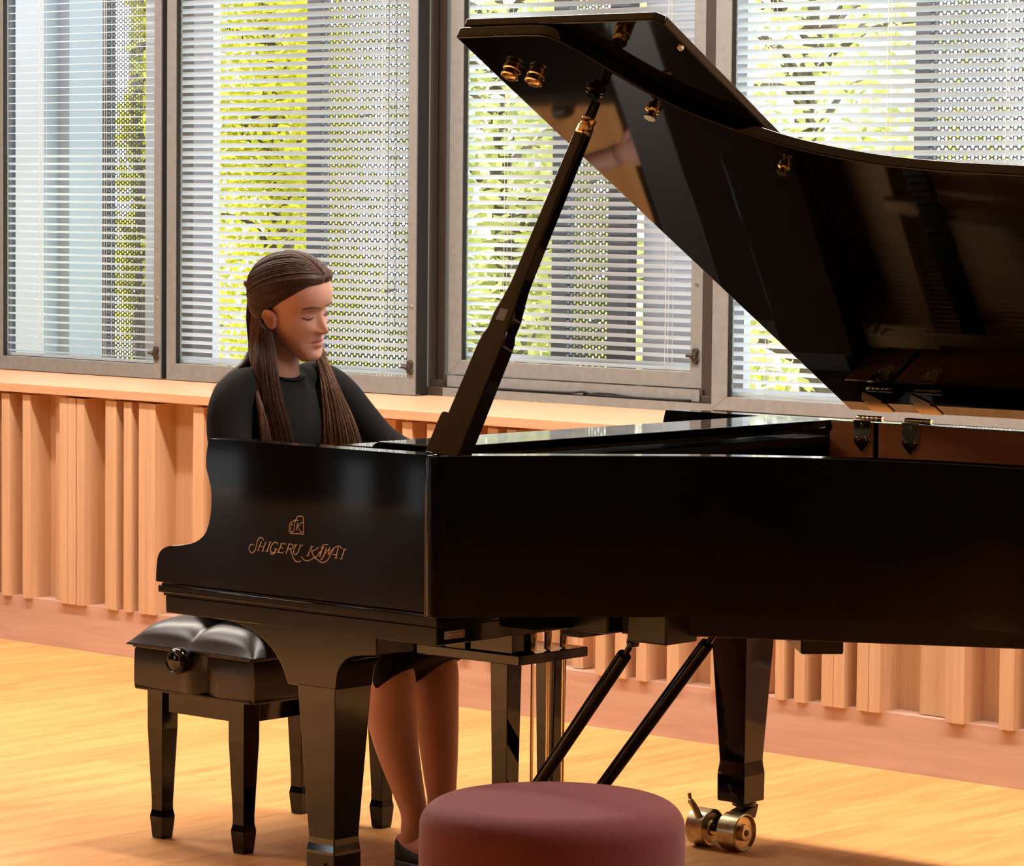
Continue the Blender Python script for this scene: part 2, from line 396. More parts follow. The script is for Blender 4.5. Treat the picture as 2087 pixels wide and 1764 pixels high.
def blind(t0, t1, y, z0, z1, tilt, label, cords, chain=None):
    B = empty('venetian_blind', ((t0 + t1) / 2, y, z1), wall=True)
    tag(B, label, 'blind', 'window blinds')
    b = MB(); z = z0 + .016; i = 0; w = .0155
    while z < z1 - .02:
        a = math.radians(tilt(z) + random.uniform(-1.6, 1.6)); c, s = math.cos(a), math.sin(a)
        prof = []
        for u, h in ((-1, 0), (-.55, .0022), (0, .003), (.55, .0022), (1, 0)):     # a shallow arched slat
            prof.append((y + (u * w) * c - h * s * 1.0, z - (u * w) * s + h * c))
        for (ya, za), (yb, zb) in zip(prof, prof[1:]):
            b.add([(t0, ya, za), (t1, ya, za), (t1, yb, zb), (t0, yb, zb)], [(0, 1, 2, 3)])
        z += .0262
    b.build('slats', M['blind'], B, smooth=0)
    b = MB(); b.box(t0, t1, y - .012, y + .012, z0 - .001, z0 + .009); b.build('bottom_rail', M['blind'], B, smooth=0, bevel=.001)
    b = MB(); b.box(t0, t1, y - .014, y + .014, z1 - .025, z1); b.build('head_rail', M['blind'], B, smooth=0)
    for t in cords:
        b = MB()
        for dy in (-.0165, .0165):
            b.tube([(t, y + dy, z0), (t, y + dy, z1 - .02)], .0011, 5)
        b.tube([(t + .011, y - .0175, z0 + .01), (t + .014, y - .0175, z0 + .3), (t + .011, y - .0175, z1 - .02)], .0008, 5)
        b.build('ladder_cord', M['cord'], B)
    if chain:
        t, zc = chain; b = MB()
        for dt in (-.0165, .0165):
            z = zc + .03
            while z < z1 - .03:
                b.lathe([(0, -.0024), (.0017, -.0015), (.0022, 0), (.0017, .0015), (0, .0024)], (t + dt, y - .022, z), 'z', 6); z += .0066
        for k in range(9):
            a = math.pi * k / 8
            b.lathe([(0, -.0024), (.0022, 0), (0, .0024)], (t - .0165 * math.cos(a), y - .022, zc + .03 - .03 * math.sin(a)), 'z', 6)
        b.build('pull_chain', M['chain'], B)
    return B
up = lambda z: 27
def left_tilt(z): return -3 if z > 1.62 else 14
blind(-3.785, -2.912, .562, .902, 2.57, left_tilt, 'white venetian blind with thin near-level slats in the leftmost window', (-3.2, -3.55))
blind(-2.858, -1.707, .562, .91, 2.57, up, 'white venetian blind with a beaded pull chain, behind the pianist', (-2.62, -1.85), (-1.80, 1.035))
blind(-1.612, -.617, .648, .968, 2.57, lambda z: 25, 'white venetian blind in the recessed window behind the lid prop', (-1.40, -.74))
blind(-.474, .741, .577, .908, 2.57, up, 'white venetian blind in the rightmost window, above the piano lid', (-.30, .12, .52))
blind(.88, 2.046, .577, .908, 2.57, up, 'white venetian blind outside the frame to the right', (1.2, 1.8))
blind(2.12, 3.326, .577, .908, 2.57, up, 'white venetian blind at the far right end of the window wall', (2.4, 3.0))
blind(-4.866, -3.844, .562, .902, 2.57, left_tilt, 'white venetian blind outside the frame to the left', (-4.6, -4.1))

# a black cable left on the ledge of the recessed window
b = MB(); b.tube(spline([(-1.50, .583, .8845), (-1.25, .582, .8845), (-1.08, .580, .886), (-1.02, .580, .891), (-.97, .579, .8845), (-.85, .578, .8835), (-.72, .578, .8835), (-.60, .582, .8845)], 8), .0032, 8)
b.tube(spline([(-1.02, .5835, .8845), (-.93, .5835, .890), (-.8, .583, .8835), (-.60, .587, .8845)], 8), .0028, 8)
tag(b.build('cable', M['gap'], wall=True), 'thin black cable lying along the window ledge behind the lid prop', 'cable')

# ------------------------------------------------------------------ outside
b = MB(); b.box(-30, 30, 3.45, 40, -.3, -.02); structure(b.build('ground', M['grass'], smooth=0))
def screen_mesh(w, h, r=.0053, name='perforated_screen'):
    b = MB(); n = 12
    cw, chh = .0130, .0150      # staggered columns of round holes
    nc = int(w / cw); nr = int(h / chh)
    for i in range(nc):
        for j in range(-1, nr):
            cx = (i + .5) * cw; cz = (j + .5 + (.5 if i % 2 else 0)) * chh
            if cz - chh / 2 < -1e-6 or cz + chh / 2 > h + 1e-6: continue
            # diamond-ish cell: hexagon around the hole
            hexa = [(cx + cw * a, cz + chh / 2 * q) for a, q in ((.667, 0), (.333, 1), (-.333, 1), (-.667, 0), (-.333, -1), (.333, -1))]
            outer = []
            for k in range(6):
                p, q = hexa[k], hexa[(k + 1) % 6]
                outer += [p, ((p[0] + q[0]) / 2, (p[1] + q[1]) / 2)]
            inner = [(cx + r * math.cos(2 * math.pi * k / 12), cz + r * math.sin(2 * math.pi * k / 12)) for k in range(12)]
            b.add([(x, 0, z) for x, z in outer] + [(x, 0, z) for x, z in inner],
                  [(k, (k + 1) % 12, 12 + (k + 1) % 12, 12 + k) for k in range(12)])
    return b
def screen(t0, y, w, z0, z1, label, bar=.05, second=None):
    S = empty('perforated_screen', (t0, y, z0), wall=True)
    tag(S, label, 'screen', 'perforated screens outside')
    b = MB(); b.box(t0 - bar, t0 + .004, y - .01, y + .03, z0, z1)
    if second: b.box(t0 + w - .004, t0 + w + second, y - .01, y + .03, z0, z1)
    b.box(t0 - bar, t0 + w, y - .005, y + .02, z0 - .04, z0 + .01); b.box(t0 - bar, t0 + w, y - .005, y + .02, z1 - .01, z1 + .04)
    b.build('frame', M['perf'], S, smooth=0)
    sm = screen_mesh(w, z1 - z0)
    for p in sm.v: p += Vector((t0, y, z0))
    b = sm.build('sheet', M['perf'], S, smooth=0)
    md = b.modifiers.new('thick', 'SOLIDIFY'); md.thickness = .0015
    return S
screen(-2.342, .75, .50, .80, 2.30, 'dark perforated metal screen outside the window behind the pianist', .06)
screen(-1.244, .75, .184, .80, 2.30, 'narrow perforated metal screen outside the recessed window', .055, .075)
screen(.126, .75, .47, .80, 2.30, 'wide perforated metal screen outside the rightmost window', .046)
screen(-3.957, 1.2, .205, .80, 2.30, 'slim perforated metal screen outside the leftmost window', .02)
def post(t0, t1, y0, y1, m, label):
    b = MB(); b.box(t0, t1, y0, y1, -.02, 3.6)
    tag(b.build('exterior_column', M[m], wall=True, smooth=0, org=(t0, y0, -.02)), label, 'column', 'columns outside')
post(-3.10, -3.0, .76, .79, 'reveal_shade', 'warm grey strip put in for shade beside the left frame of the second window')  # flat strip whose grey stands in for shade beside the frame
post(-2.985, -2.885, .76, .79, 'ext_grey', 'pale grey outside column left of the foliage behind the pianist')
post(-3.235, -3.165, .76, .79, 'ext_white', 'slim white outside column at the right of the slim screen')
post(-.975, -.72, .80, .83, 'ext_grey', 'broad grey outside column at the right of the recessed window')
post(-.60, -.545, .76, .79, 'ext_grey', 'slim grey outside column at the left edge of the rightmost window')
# grey building beyond the left window
F = empty('building', (-6.4, 2.6, -.02), wall=True)
tag(F, 'blue-grey panelled building seen through the leftmost blind', 'building')
b = MB(); b.box(-9.5, -6.12, 2.8, 3.0, -.02, 5); b.build('wall', M['facade'], F, smooth=0)
for i, (a, c, mm) in enumerate(((-6.95, -6.80, 'facade_dark'), (-6.76, -6.66, 'facade_pale'), (-6.58, -6.44, 'facade_dark'), (-6.40, -6.20, 'facade'))):
    b = MB(); b.box(a, c, 2.72, 2.82, -.02, 5); b.build('panel', M[mm], F, smooth=0)

def tree(t, y, h, r, n, leafm, label, lo=.2, ls=.042, seedv=0, sg=.2):
    R = random.Random(seedv)
    T = empty('tree', (t, y, -.02), wall=True)
    tag(T, label, 'tree', 'trees outside')
    b = MB(); top = Vector((t + R.uniform(-.1, .1), y, h * .8))
    b.tube(spline([(t, y, -.02), (t + .05, y, h * .3), (t - .04, y, h * .55), top], 4), [.09 - .07 * i / 12 for i in range(13)], 8)
    tips = []
    for k in range(26):
        z0 = h * R.uniform(.12, .75); a = R.uniform(0, 6.28); l = r * R.uniform(.5, 1)
        p0 = Vector((t, y, z0)); p2 = p0 + Vector((math.cos(a) * l, math.sin(a) * l, l * R.uniform(.2, .7)))
        p1 = (p0 + p2) / 2 + Vector((R.uniform(-.1, .1), R.uniform(-.1, .1), .06))
        b.tube(spline([p0, p1, p2], 4), [.022 - .0021 * i for i in range(9)], 5); tips += [p1, p2, (p1 + p2) / 2]
    b.build('trunk', M['bark'], T)
    b = MB()
    for k in range(int(n * 1.6)):
        if R.random() < .55: c = R.choice(tips) + Vector((R.gauss(0, sg), R.gauss(0, sg), R.gauss(0, sg)))
        else:
            while True:
                q = Vector((R.uniform(-1, 1), R.uniform(-1, 1), R.uniform(-1, 1)))
                if q.length < 1: break
            c = Vector((t + q.x * r, y + q.y * r * .8, lo + (h - lo) * (q.z + 1) / 2))
        if c.z < .02: continue
        u = Vector((R.gauss(0, 1), R.gauss(0, 1), R.gauss(0, .6))).normalized(); w = u.orthogonal().normalized()
        s = ls * R.uniform(.6, 1.3)
        b.add([c - u * s, c + w * s * .38, c + u * s, c - w * s * .38], [(0, 1, 2, 3)])
    b.build('foliage', M[leafm], T, smooth=0)
tree(-6.12, 4.05, 3.5, .42, 6800, 'leaf_a', 'bright yellow-green tree seen through the blind behind the pianist', ls=.03, seedv=1, sg=.12)
tree(-6.90, 3.9, 3.9, .09, 1500, 'leaf_a', 'thin yellow tree seen through the slim screen of the leftmost window', seedv=2, sg=.045)
tree(-8.3, 6.3, 3.4, .7, 1300, 'leaf_b', 'pale tree standing behind the bright yellow one', seedv=3)
tree(-4.40, 3.8, 3.1, .55, 2300, 'leaf_b', 'pale green tree at the left of the recessed window', seedv=4)
tree(-2.72, 3.8, 3.0, .66, 1500, 'leaf_b', 'loose pale tree with gaps of sky in the rightmost window', .1, seedv=5)
tree(-6.3, 6.3, 2.3, .7, 1500, 'leaf_b', 'low pale tree behind the pale green one', .05, seedv=6)
tree(-1.30, 3.8, 2.9, .55, 800, 'leaf_b', 'pale tree behind the wide screen at the right edge', seedv=7)
tree(-4.0, 6.3, 1.9, .8, 2400, 'leaf_a', 'low bush far behind the loose tree with sky gaps', .0, seedv=8)
# ------------------------------------------------------------------ grand piano
W = 1.526; ZR = .981; ZB = .67
P = empty('grand_piano', (1.3, .76, 0))
tag(P, 'glossy black concert grand piano with its lid propped wide open', 'piano')
LQ = M['lacquer']
# treble and bass arms with the scrolled front outline
arm = spline([(.658, .981), (.6515, .954), (.6495, .924), (.657, .903), (.6655, .872), (.6645, .835), (.657, .805), (.643, .783), (.616, .7675), (.580, .760), (.543, .755), (.520, .746), (.5075, .730), (.5035, .705), (.502, .679)], 4)
arm2 = [(p.x, p.y) for p in [Vector((q[0], q[1])) for q in arm]] + [(1.272, .679), (1.272, .981)]
for nm, y0, y1 in (('treble_arm', 0, .055), ('bass_arm', W - .055, W)):
    b = MB(); b.prism([(x if x < 1.25 else 1.255, z) for x, z in arm2], 'y', y0, y1); b.build(nm, LQ, P, smooth=30, bevel=.0022, keep_edge=lambda v: v.x < 1.25)
# curved rim
out = spline([(1.255, 0), (1.280, .0), (1.298, .014), (1.325, .052), (1.409, .152), (1.475, .222), (1.544, .290), (1.604, .352), (1.66, .405), (1.735, .460), (1.817, .508), (1.93, .560), (2.073, .589), (2.22, .597),
              (2.36, .615), (2.48, .67), (2.575, .77), (2.625, .92), (2.64, 1.1), (2.61, 1.3), (2.53, 1.44), (2.40, 1.51), (2.25, 1.526), (1.8, 1.526), (1.255, 1.526)], 5)
out = [Vector((p[0], p[1])) for p in [Vector((*q, 0)) for q in [(v[0], v[1]) for v in out]]]
def offset(pts, d):
    r = []
    for i, p in enumerate(pts):
        a = pts[max(0, i - 1)]; c = pts[min(len(pts) - 1, i + 1)]; t = (c - a).normalized()
        r.append(p + Vector((-t.y, t.x)) * d)
    return r
def strip(pa, pb, z0, z1):
    b = MB(); n = len(pa)
    R = [[(pa[i].x, pa[i].y, z0), (pa[i].x, pa[i].y, z1), (pb[i].x, pb[i].y, z1), (pb[i].x, pb[i].y, z0)] for i in range(n)]
    b.rings(R); return b
rin = offset(out, .055); rin2 = offset(out, .0585)
rim = strip(out, rin, ZB, ZR).build('rim', LQ, P, smooth=40, bevel=.0022, keep_edge=lambda v: v.x > 1.2551)
strip(rin, rin2, ZB + .01, ZR - .0015).build('inner_rim', M['rimwood'], P, smooth=40)
b = MB(); b.box(1.136, 1.27, W - .0585, W - .055, ZB + .01, ZR - .0015); b.build('inner_rim', M['rimwood'], P, smooth=0)
# mouldings under the treble side, key bed
b = MB()
b.prism([(.513, .677), (1.284, .677), (1.284, .670), (.515, .670)], 'y', .006, W - .006)
b.prism([(.509, .672), (1.287, .672), (1.287, .657), (.509, .657)], 'y', .0005, W - .0005)
b.prism([(.517, .658), (1.284, .658), (1.284, .650), (.519, .650)], 'y', .007, W - .007)
b.build('case_moulding', LQ, P, smooth=30, bevel=.002)
b = MB(); b.prism([(.528, .651), (1.285, .651), (1.285, .616), (.530, .616)], 'y', .004, W - .004); b.build('key_bed', LQ, P, smooth=0, bevel=.0015)
b = MB(); b.box(1.2852, 1.2862, .024, .082, .627, .642); pl = b.build('maker_label', M['sticker'], P, smooth=0)
b = MB()
for (y0, y1, z0, z1) in ((.024, .082, .627, .6285), (.024, .082, .6405, .642), (.024, .0255, .627, .642), (.0805, .082, .627, .642)): b.box(1.2862, 1.2866, y0, y1, z0, z1)
for k in range(7): b.box(1.2862, 1.2866, .030 + k * .0066, .0345 + k * .0066, .632, .637)
b.build('label_print', M['sticker_ink'], pl, smooth=0)
b = MB(); b.box(.512, .53, .055, W - .055, .672, .742); b.build('key_slip', LQ, P, smooth=0, bevel=.003)
b = MB(); b.box(.53, .66, .055, .138, .677, .752); b.build('key_block', LQ, P, smooth=0, bevel=.004)
b = MB(); b.box(.53, .66, W - .138, W - .055, .677, .752); b.build('key_block', LQ, P, smooth=0, bevel=.004)
kw = (W - .276) / 52
b = MB()
for k in range(52): b.box(.535, .69, .138 + k * kw + .0005, .138 + (k + 1) * kw - .0005, .69, .737)
b.build('white_keys', M['ivory'], P, smooth=0)
b = MB()
for k in range(51):
    if (k + 0) % 7 in (1, 4): continue
    y = W - .138 - (k + 1) * kw; b.hexa([(.585, y - .006, .735), (.69, y - .006, .735), (.69, y + .006, .735), (.585, y + .006, .735)], [(.592, y - .0045, .749), (.69, y - .0045, .749), (.69, y + .0045, .749), (.592, y + .0045, .749)])
b.build('black_keys', LQ, P, smooth=0)
b = MB(); b.hexa([(.69, .055, .735), (.705, .055, .735), (.705, W - .055, .735), (.69, W - .055, .735)], [(.715, .055, .93), (.735, .055, .93), (.735, W - .055, .93), (.715, W - .055, .93)]); b.build('fallboard', LQ, P, smooth=0, bevel=.003)
b = MB(); b.box(.72, 1.13, .055, W - .055, .925, .945); b.build('pin_block_cover', M['lacquer_in'], P, smooth=0, bevel=.002)
# music desk folded flat
b = MB()
b.prism([(.99, .962), (1.19, .962), (1.193, .970), (1.19, .987), (1.00, .987), (.985, .978)], 'y', .135, W - .125)
md = b.build('music_desk', LQ, P, smooth=0, bevel=.0025)
b = MB(); b.box(.86, .985, .175, W - .20, .955, .972); b.build('desk_ledge', LQ, md, smooth=0, bevel=.003)
# iron plate, strings, dampers
inn = offset(out, .062)
poly = [(1.05, .066)] + [(p.x, p.y) for p in inn if p.x > 1.26] + [(1.05, W - .062)]
b = MB(); b.prism(poly, 'z', .76, .775); b.build('soundboard', M['spruce'], P, smooth=0)
b = MB(); b.prism([(1.13, .066), (1.30, .066), (1.33, .13), (1.33, W - .07), (1.13, W - .07)], 'z', .845, .860)
for a, c in (((1.30, .10), (1.62, .47)), ((1.30, .42), (2.05, .68)), ((1.30, .76), (2.40, .86)), ((1.30, 1.08), (2.42, 1.22)), ((1.30, 1.42), (2.30, 1.44))):
    d = Vector((c[0] - a[0], c[1] - a[1])).normalized(); n_ = Vector((-d.y, d.x)) * .017
    b.hexa([(a[0] - n_.x, a[1] - n_.y, .82), (c[0] - n_.x, c[1] - n_.y, .82), (c[0] + n_.x, c[1] + n_.y, .82), (a[0] + n_.x, a[1] + n_.y, .82)],
           [(a[0] - n_.x, a[1] - n_.y, .872), (c[0] - n_.x, c[1] - n_.y, .86), (c[0] + n_.x, c[1] + n_.y, .86), (a[0] + n_.x, a[1] + n_.y, .872)])
edge2 = offset(out, .11)
b.build('iron_plate', M['iron'], P, smooth=0, bevel=.004)
b = MB()
for k in range(110):
    y = .11 + k * (W - .22) / 109
    xe = max([p.x for p in edge2 if abs(p.y - y) < .03] + [1.36]) - .05
    b.tube([(1.17, y, .868), (xe, y + (xe - 1.17) * .03, .85)], .0007, 4)
st = b.build('strings', M['steel'], P, smooth=0)
b = MB()
for k in range(68):
    y = .22 + k * (W - .36) / 67; x = 1.345 + .0012 * k
    b.box(x, x + .055, y - .0055, y + .0055, .874, .893)
b.build('dampers', M['lacquer_in'], P, smooth=0)
b = MB()
for k in range(68):
    y = .22 + k * (W - .36) / 67; x = 1.345 + .0012 * k
    b.box(x + .003, x + .052, y - .004, y + .004, .866, .874)
b.build('damper_felts', M['felt'], P, smooth=0)
b = MB()
for k in range(88):
    for q in range(2):
        b.lathe([(.0033, .858), (.0033, .882), (.0025, .885)], (1.16 + .022 * q + .012 * (k % 2), .12 + k * (W - .24) / 87, 0), 'z', 6)
b.build('tuning_pins', M['steel'], P)
# underside
polyu = [(p.x, p.y) for p in offset(out, .05) if p.x > 1.26] + [(1.2, W - .05), (1.2, .05)]
b = MB(); b.prism(polyu, 'z', .668, .69); b.build('bottom_board', M['lacquer_in'], P, smooth=0)
def beam(a, c, w, z0, z1, nm='beam'):
    d = Vector((c[0] - a[0], c[1] - a[1])).normalized(); n_ = Vector((-d.y, d.x)) * w / 2
    b = MB(); q = [(a[0] - n_.x, a[1] - n_.y), (c[0] - n_.x, c[1] - n_.y), (c[0] + n_.x, c[1] + n_.y), (a[0] + n_.x, a[1] + n_.y)]
    b.hexa([(x, y, z0) for x, y in q], [(x, y, z1) for x, y in q]); return b.build(nm, M['lacquer_in'], P, smooth=0, bevel=.004)
beam((1.575, .852), (1.38, 1.047), .088, .549, .68, 'beam')
beam((1.33, .40), (1.33, 1.44), .10, .612, .67)
beam((1.36, .48), (2.3, .98), .09, .61, .67)
beam((1.455, .43), (1.455, .53), .10, .598, .67, 'brace_block')
beam((1.25, .44), (1.25, .54), .06, .592, .62, 'trap_box')
# lid
TH = .5303; H0 = Vector((0, 1.536, 1.001)); NL = Vector((0, -math.sin(TH), -math.cos(TH))); LD = Vector((0, -math.cos(TH), math.sin(TH)))
def LP(X, s, off=0): return H0 + Vector((X, 0, 0)) + LD * s + NL * off
def slab(outl, o0, o1):
    b = MB(); n = len(outl)
    b.add([LP(x, s, o0) for x, s in outl] + [LP(x, s, o1) for x, s in outl], [tuple(range(n)), tuple(range(n, 2 * n))[::-1]] + [(i, (i + 1) % n, n + (i + 1) % n, n + i) for i in range(n)])
    return b
lidcurve = spline([(1.33, 1.55), (1.378, 1.54), (1.418, 1.475), (1.46, 1.38), (1.505, 1.298), (1.56, 1.236), (1.63, 1.18), (1.72, 1.122), (1.857, 1.072), (2.0, 1.046), (2.157, 1.032), (2.32, 1.01), (2.46, .95), (2.565, .84), (2.625, .66), (2.64, .46), (2.61, .26), (2.52, .10), (2.38, .02), (2.2, 0)], 5)
outl = [(1.143, 0), (1.143, 1.55)] + [(p[0], p[1]) for p in lidcurve]
lid = slab(outl, 0, -.025).build('lid', LQ, P, smooth=30, bevel=.0035)
fl = slab([(1.147, .03), (1.147, 1.546), (1.625, 1.546), (1.640, 1.530), (1.640, .03)], -.028, -.048).build('front_flap', LQ, lid, smooth=30, bevel=.0035)
b = MB(); b.tube([LP(1.146, .02, -.0265), LP(1.146, 1.53, -.0265)], .0035, 8); b.build('flap_hinge', M['brass'], fl)
def onlid(X, s, prof, nm, m, parent=lid):
    b = MB(); b.lathe([(r, h) for r, h in prof], LP(X, s), NL, 24); return b.build(nm, M[m], parent, smooth=40)
cup = [(.0, -.001), (.019, -.001), (.019, .004), (.0165, .006), (.0165, .011), (.0185, .013), (.0185, .018), (.016, .020), (.0155, .017), (.012, .014), (0, .014)]
onlid(1.205, 1.434, cup, 'prop_socket', 'brass'); onlid(1.250, 1.411, cup, 'prop_socket', 'brass')
onlid(1.458, 1.283, [(0, -.001), (.016, -.001), (.016, .006), (.009, .008), (.009, .018), (.012, .020), (.012, .024), (0, .024)], 'lid_knob', 'brass')
onlid(1.640, 1.068, [(0, -.001), (.013, -.001), (.013, .005), (.007, .007), (.007, .014), (.010, .016), (.010, .020), (0, .020)], 'lid_knob', 'brass')
onlid(1.36, 1.352, [(0, -.001), (.02, -.001), (.02, .006), (.013, .008), (.013, .016), (0, .016)], 'prop_cup', 'lacquer')
b = MB()
b.lathe([(0, .0), (.006, .0), (.006, .006), (.003, .009), (0, .009)], LP(1.632, 1.455, -.028), NL, 14); b.build('rubber_bumper', M['felt'], fl)
# lid hinges
for hx in (1.226, 1.357):
    b = MB(); b.prism([(hx + x, z) for x, z in ((-.024, .9865), (.024, .9865), (.024, .957), (.0175, .950), (.024, .942), (.021, .934), (0, .912), (-.021, .934), (-.024, .942), (-.0175, .950), (-.024, .957))], 'y', W - .0615, W - .0575)
    h = b.build('lid_hinge', M['brass'], P, smooth=30, bevel=.001)
    for dx, dz in ((0, .975), (-.012, .944), (.012, .944)):
        b = MB(); b.lathe([(0, -.0025), (.003, -.002), (.0042, 0)], (hx + dx, W - .0615, dz), 'y', 10); b.build('hinge_screw', M['brass'], h)
    b = MB()
    for k in range(5): b.lathe([(0, -.0098), (.0058, -.0096), (.0066, -.008), (.0066, .008), (.0058, .0096), (0, .0098)], (hx + .008 + (k - 2) * .0125, W - .042, .9885), 'x', 14)
    b.build('hinge_barrel', M['brass'], h)
    b = MB(); q = [(hx + .012 + x, s) for x, s in ((-.03, .005), (.03, .005), (.03, .045), (.02, .052), (.028, .060), (.018, .075), (0, .10), (-.018, .075), (-.028, .060), (-.02, .052), (-.03, .045))]
    b = slab(q, 0, .003); b.build('hinge_leaf', M['brass_dark'], h, smooth=0, bevel=.001)
# lid prop
A = Vector((1.272, .050, .972)); Bp = LP(1.366, 1.345, .012); D = (Bp - A); T_ = D.normalized()
ux = (Vector((1, 0, 0)) - T_ * T_.x).normalized(); vy = T_.cross(ux)
tab = [(0, .036, .017), (.02, .0365, .018), (.30, .033, .018), (.325, .0315, .018), (.345, .026, .0165), (.385, .0262, .0165), (.425, .021, .015), (.47, .0165, .0135), (.55, .0155, .0135), (.88, .0135, .0125), (.90, .0135, .0125)]
b = MB(); R = []
for t, hw, hd in tab:
    c = A + D * t
    R.append([c + ux * (hw * sx) + vy * (hd * sy) for sx, sy in ((1, .85), (.92, 1), (-.92, 1), (-1, .85), (-1, -.85), (-.92, -1), (.92, -1), (1, -.85))])
b.rings(R); prop = b.build('lid_prop', LQ, P, smooth=30, bevel=.0015)
b = MB(); b.lathe([(.0145, 0), (.0168, .002), (.0168, .018), (.0145, .020), (.0145, .026), (.016, .028), (.016, .034), (.012, .036)], A + D * .893, T_, 20)
b.lathe([(0, 0), (.005, 0), (.005, .018), (.007, .020), (.007, .028), (0, .03)], A + D * .905 + ux * .012, (ux * .6 - vy - T_ * .3), 12); b.build('collar', M['brass'], prop, smooth=40)
b = MB(); b.tube([A + D * .9, A + D * .985], [.0115, .0095], 12); b.build('inner_rod', LQ, prop)
b = MB(); c = A + D * .385 - vy * .0
b.hexa([c + ux * -.012 - vy * .0166 - T_ * .012, c + ux * .010 - vy * .0166 - T_ * .012, c + ux * .010 - vy * .0155 - T_ * .012, c + ux * -.012 - vy * .0155 - T_ * .012],
       [c + ux * -.012 - vy * .0166 + T_ * .012, c + ux * .010 - vy * .0166 + T_ * .012, c + ux * .010 - vy * .0155 + T_ * .012, c + ux * -.012 - vy * .0155 + T_ * .012])
b.build('prop_badge', M['sticker'], prop, smooth=0)
b = MB(); a0 = A - ux * .047 - T_ * .0
R = []
for t, hw in ((0, .011), (.07, .011), (.083, .010), (.087, .006)):
    c = a0 + T_ * t
    R.append([c + ux * hw + vy * .012, c - ux * hw + vy * .012, c - ux * hw - vy * .012, c + ux * hw - vy * .012])
b.rings(R); b.build('short_prop', LQ, P, smooth=0, bevel=.002)
# legs with brackets and brass casters
def sq(cx, cy, hw, z): return [(cx - hw, cy - hw, z), (cx + hw, cy - hw, z), (cx + hw, cy + hw, z), (cx - hw, cy + hw, z)]
def wheel(b, x0, x1, y, z, r, face):
    w = x1 - x0; pr = [(r * .35, 0), (r * .45, .003), (r * .8, .004), (r * .93, 0), (r, .002), (r, w - .002), (r * .93, w), (r * .82, w - .008), (r * .45, w - .009), (r * .42, w + .001), (r * .36, w + .003), (0, w + .003)]
    pr = [(0, 0)] + pr
    if face < 0: pr = [(a, w - h) for a, h in pr][::-1]
    b.lathe(pr, (x0, y, z), 'x', 36)
def piano_leg(cx, cy, nm='leg'):
    b = MB(); b.rings([sq(cx, cy, h, z) for h, z in ((.0375, .098), (.0385, .101), (.039, .160), (.0385, .166), (.0365, .180), (.0355, .192), (.0525, .500))])
    lg = b.build(nm, LQ, P, smooth=0, bevel=.0018)
    b = MB(); yw_ = cy - .085
    b.lathe([(.028, .098), (.028, .088), (.012, .086), (.012, .060)], (cx + .01, cy, 0), 'z', 20)
    b.hexa([(cx - .012, yw_ + .0, .035), (cx + .03, yw_, .035), (cx + .03, cy + .02, .06), (cx - .012, cy + .02, .06)], [(cx - .012, yw_ + .02, .066), (cx + .03, yw_ + .02, .066), (cx + .03, cy + .03, .09), (cx - .012, cy + .03, .09)])
    b.lathe([(.008, -.07), (.008, .09)], (cx - .005, yw_, .0435), 'x', 12)
    ca = b.build('caster', M['frame_dark'], lg, smooth=35, bevel=.002)
    for x0, x1, f in ((cx - .062, cx - .012, -1), (cx + .028, cx + .080, 1)):
        b = MB(); wheel(b, x0, x1, yw_, .0435, .0432, f); b.build('wheel', M['brass_worn'], ca, smooth=30)
    b = MB(); b.tube(spline([(cx - .028, yw_ - .028, .062), (cx - .040, yw_ - .034, .092), (cx - .055, yw_ - .030, .105), (cx - .060, yw_ - .03, .122)], 4), [.008] * 4 + [.0075] * 5 + [.0045] * 4, 10); b.build('brake_lever', M['brass_worn'], ca)
    return lg
b = MB(); b.box(2.13, 2.27, .98, 1.12, .495, .672); b.build('leg_bracket', LQ, P, smooth=0, bevel=.003)
piano_leg(.926, .094); piano_leg(.926, 1.432); piano_leg(2.20, 1.05)
brk = [(.655, .617)] + [(p[0], p[1]) for p in spline([(.655, .613), (.715, .602), (.775, .580), (.822, .540), (.846, .496)], 5)] + [(p[0], p[1]) for p in spline([(.9785, .496), (.986, .535), (1.01, .562), (1.05, .572), (1.09, .576)], 5)] + [(1.09, .617)]
for y0, y1 in ((.042, .148), (1.38, 1.486)):
    b = MB(); b.prism(brk, 'y', y0, y1); b.build('leg_bracket', LQ, P, smooth=35, bevel=.0015)
# pedal lyre
b = MB(); b.box(.72, 1.012, .556, .779, .499, .520); b.box(.70, .985, .566, .632, .52, .617); ly = b.build('lyre', LQ, P, smooth=0, bevel=.002)
for y in (.557, .702):
    b = MB(); b.hexa([(.937, y + .004, .11), (.975, y + .004, .11), (.975, y + .04, .11), (.937, y + .04, .11)], [(.931, y, .50), (.979, y, .50), (.979, y + .046, .50), (.931, y + .046, .50)]); b.build('post', LQ, ly, smooth=0, bevel=.0015)
    b = MB(); b.box(.80, .86, y, y + .046, .52, .617); b.build('post', LQ, ly, smooth=0, bevel=.0015)
b = MB(); b.box(.89, 1.03, .50, .81, .030, .12); b.build('pedal_box', LQ, ly, smooth=0, bevel=.004)
for y in (.600, .670, .740):
    b = MB(); b.loft([((.93, y, .046), (0, .011, 0), (0, 0, .006)), ((.87, y, .048), (0, .014, 0), (0, 0, .006)), ((.80, y, .044), (0, .022, 0), (0, 0, .006)), ((.77, y, .038), (0, .012, 0), (0, 0, .004))], 14); b.build('pedal', M['brass'], ly)
for y in (.622, .672, .722):
    b = MB(); b.tube([(.992, y, .10), (.992, y, .59)], .0036, 10)
    b.lathe([(.004, .521), (.0085, .523), (.0085, .560), (.006, .564)], (.992, y, 0), 'z', 16); b.lathe([(.006, .57), (.009, .572), (.009, .585), (.006, .588)], (.992, y, 0), 'z', 16)
    b.build('pedal_rod', M['brass'], ly)
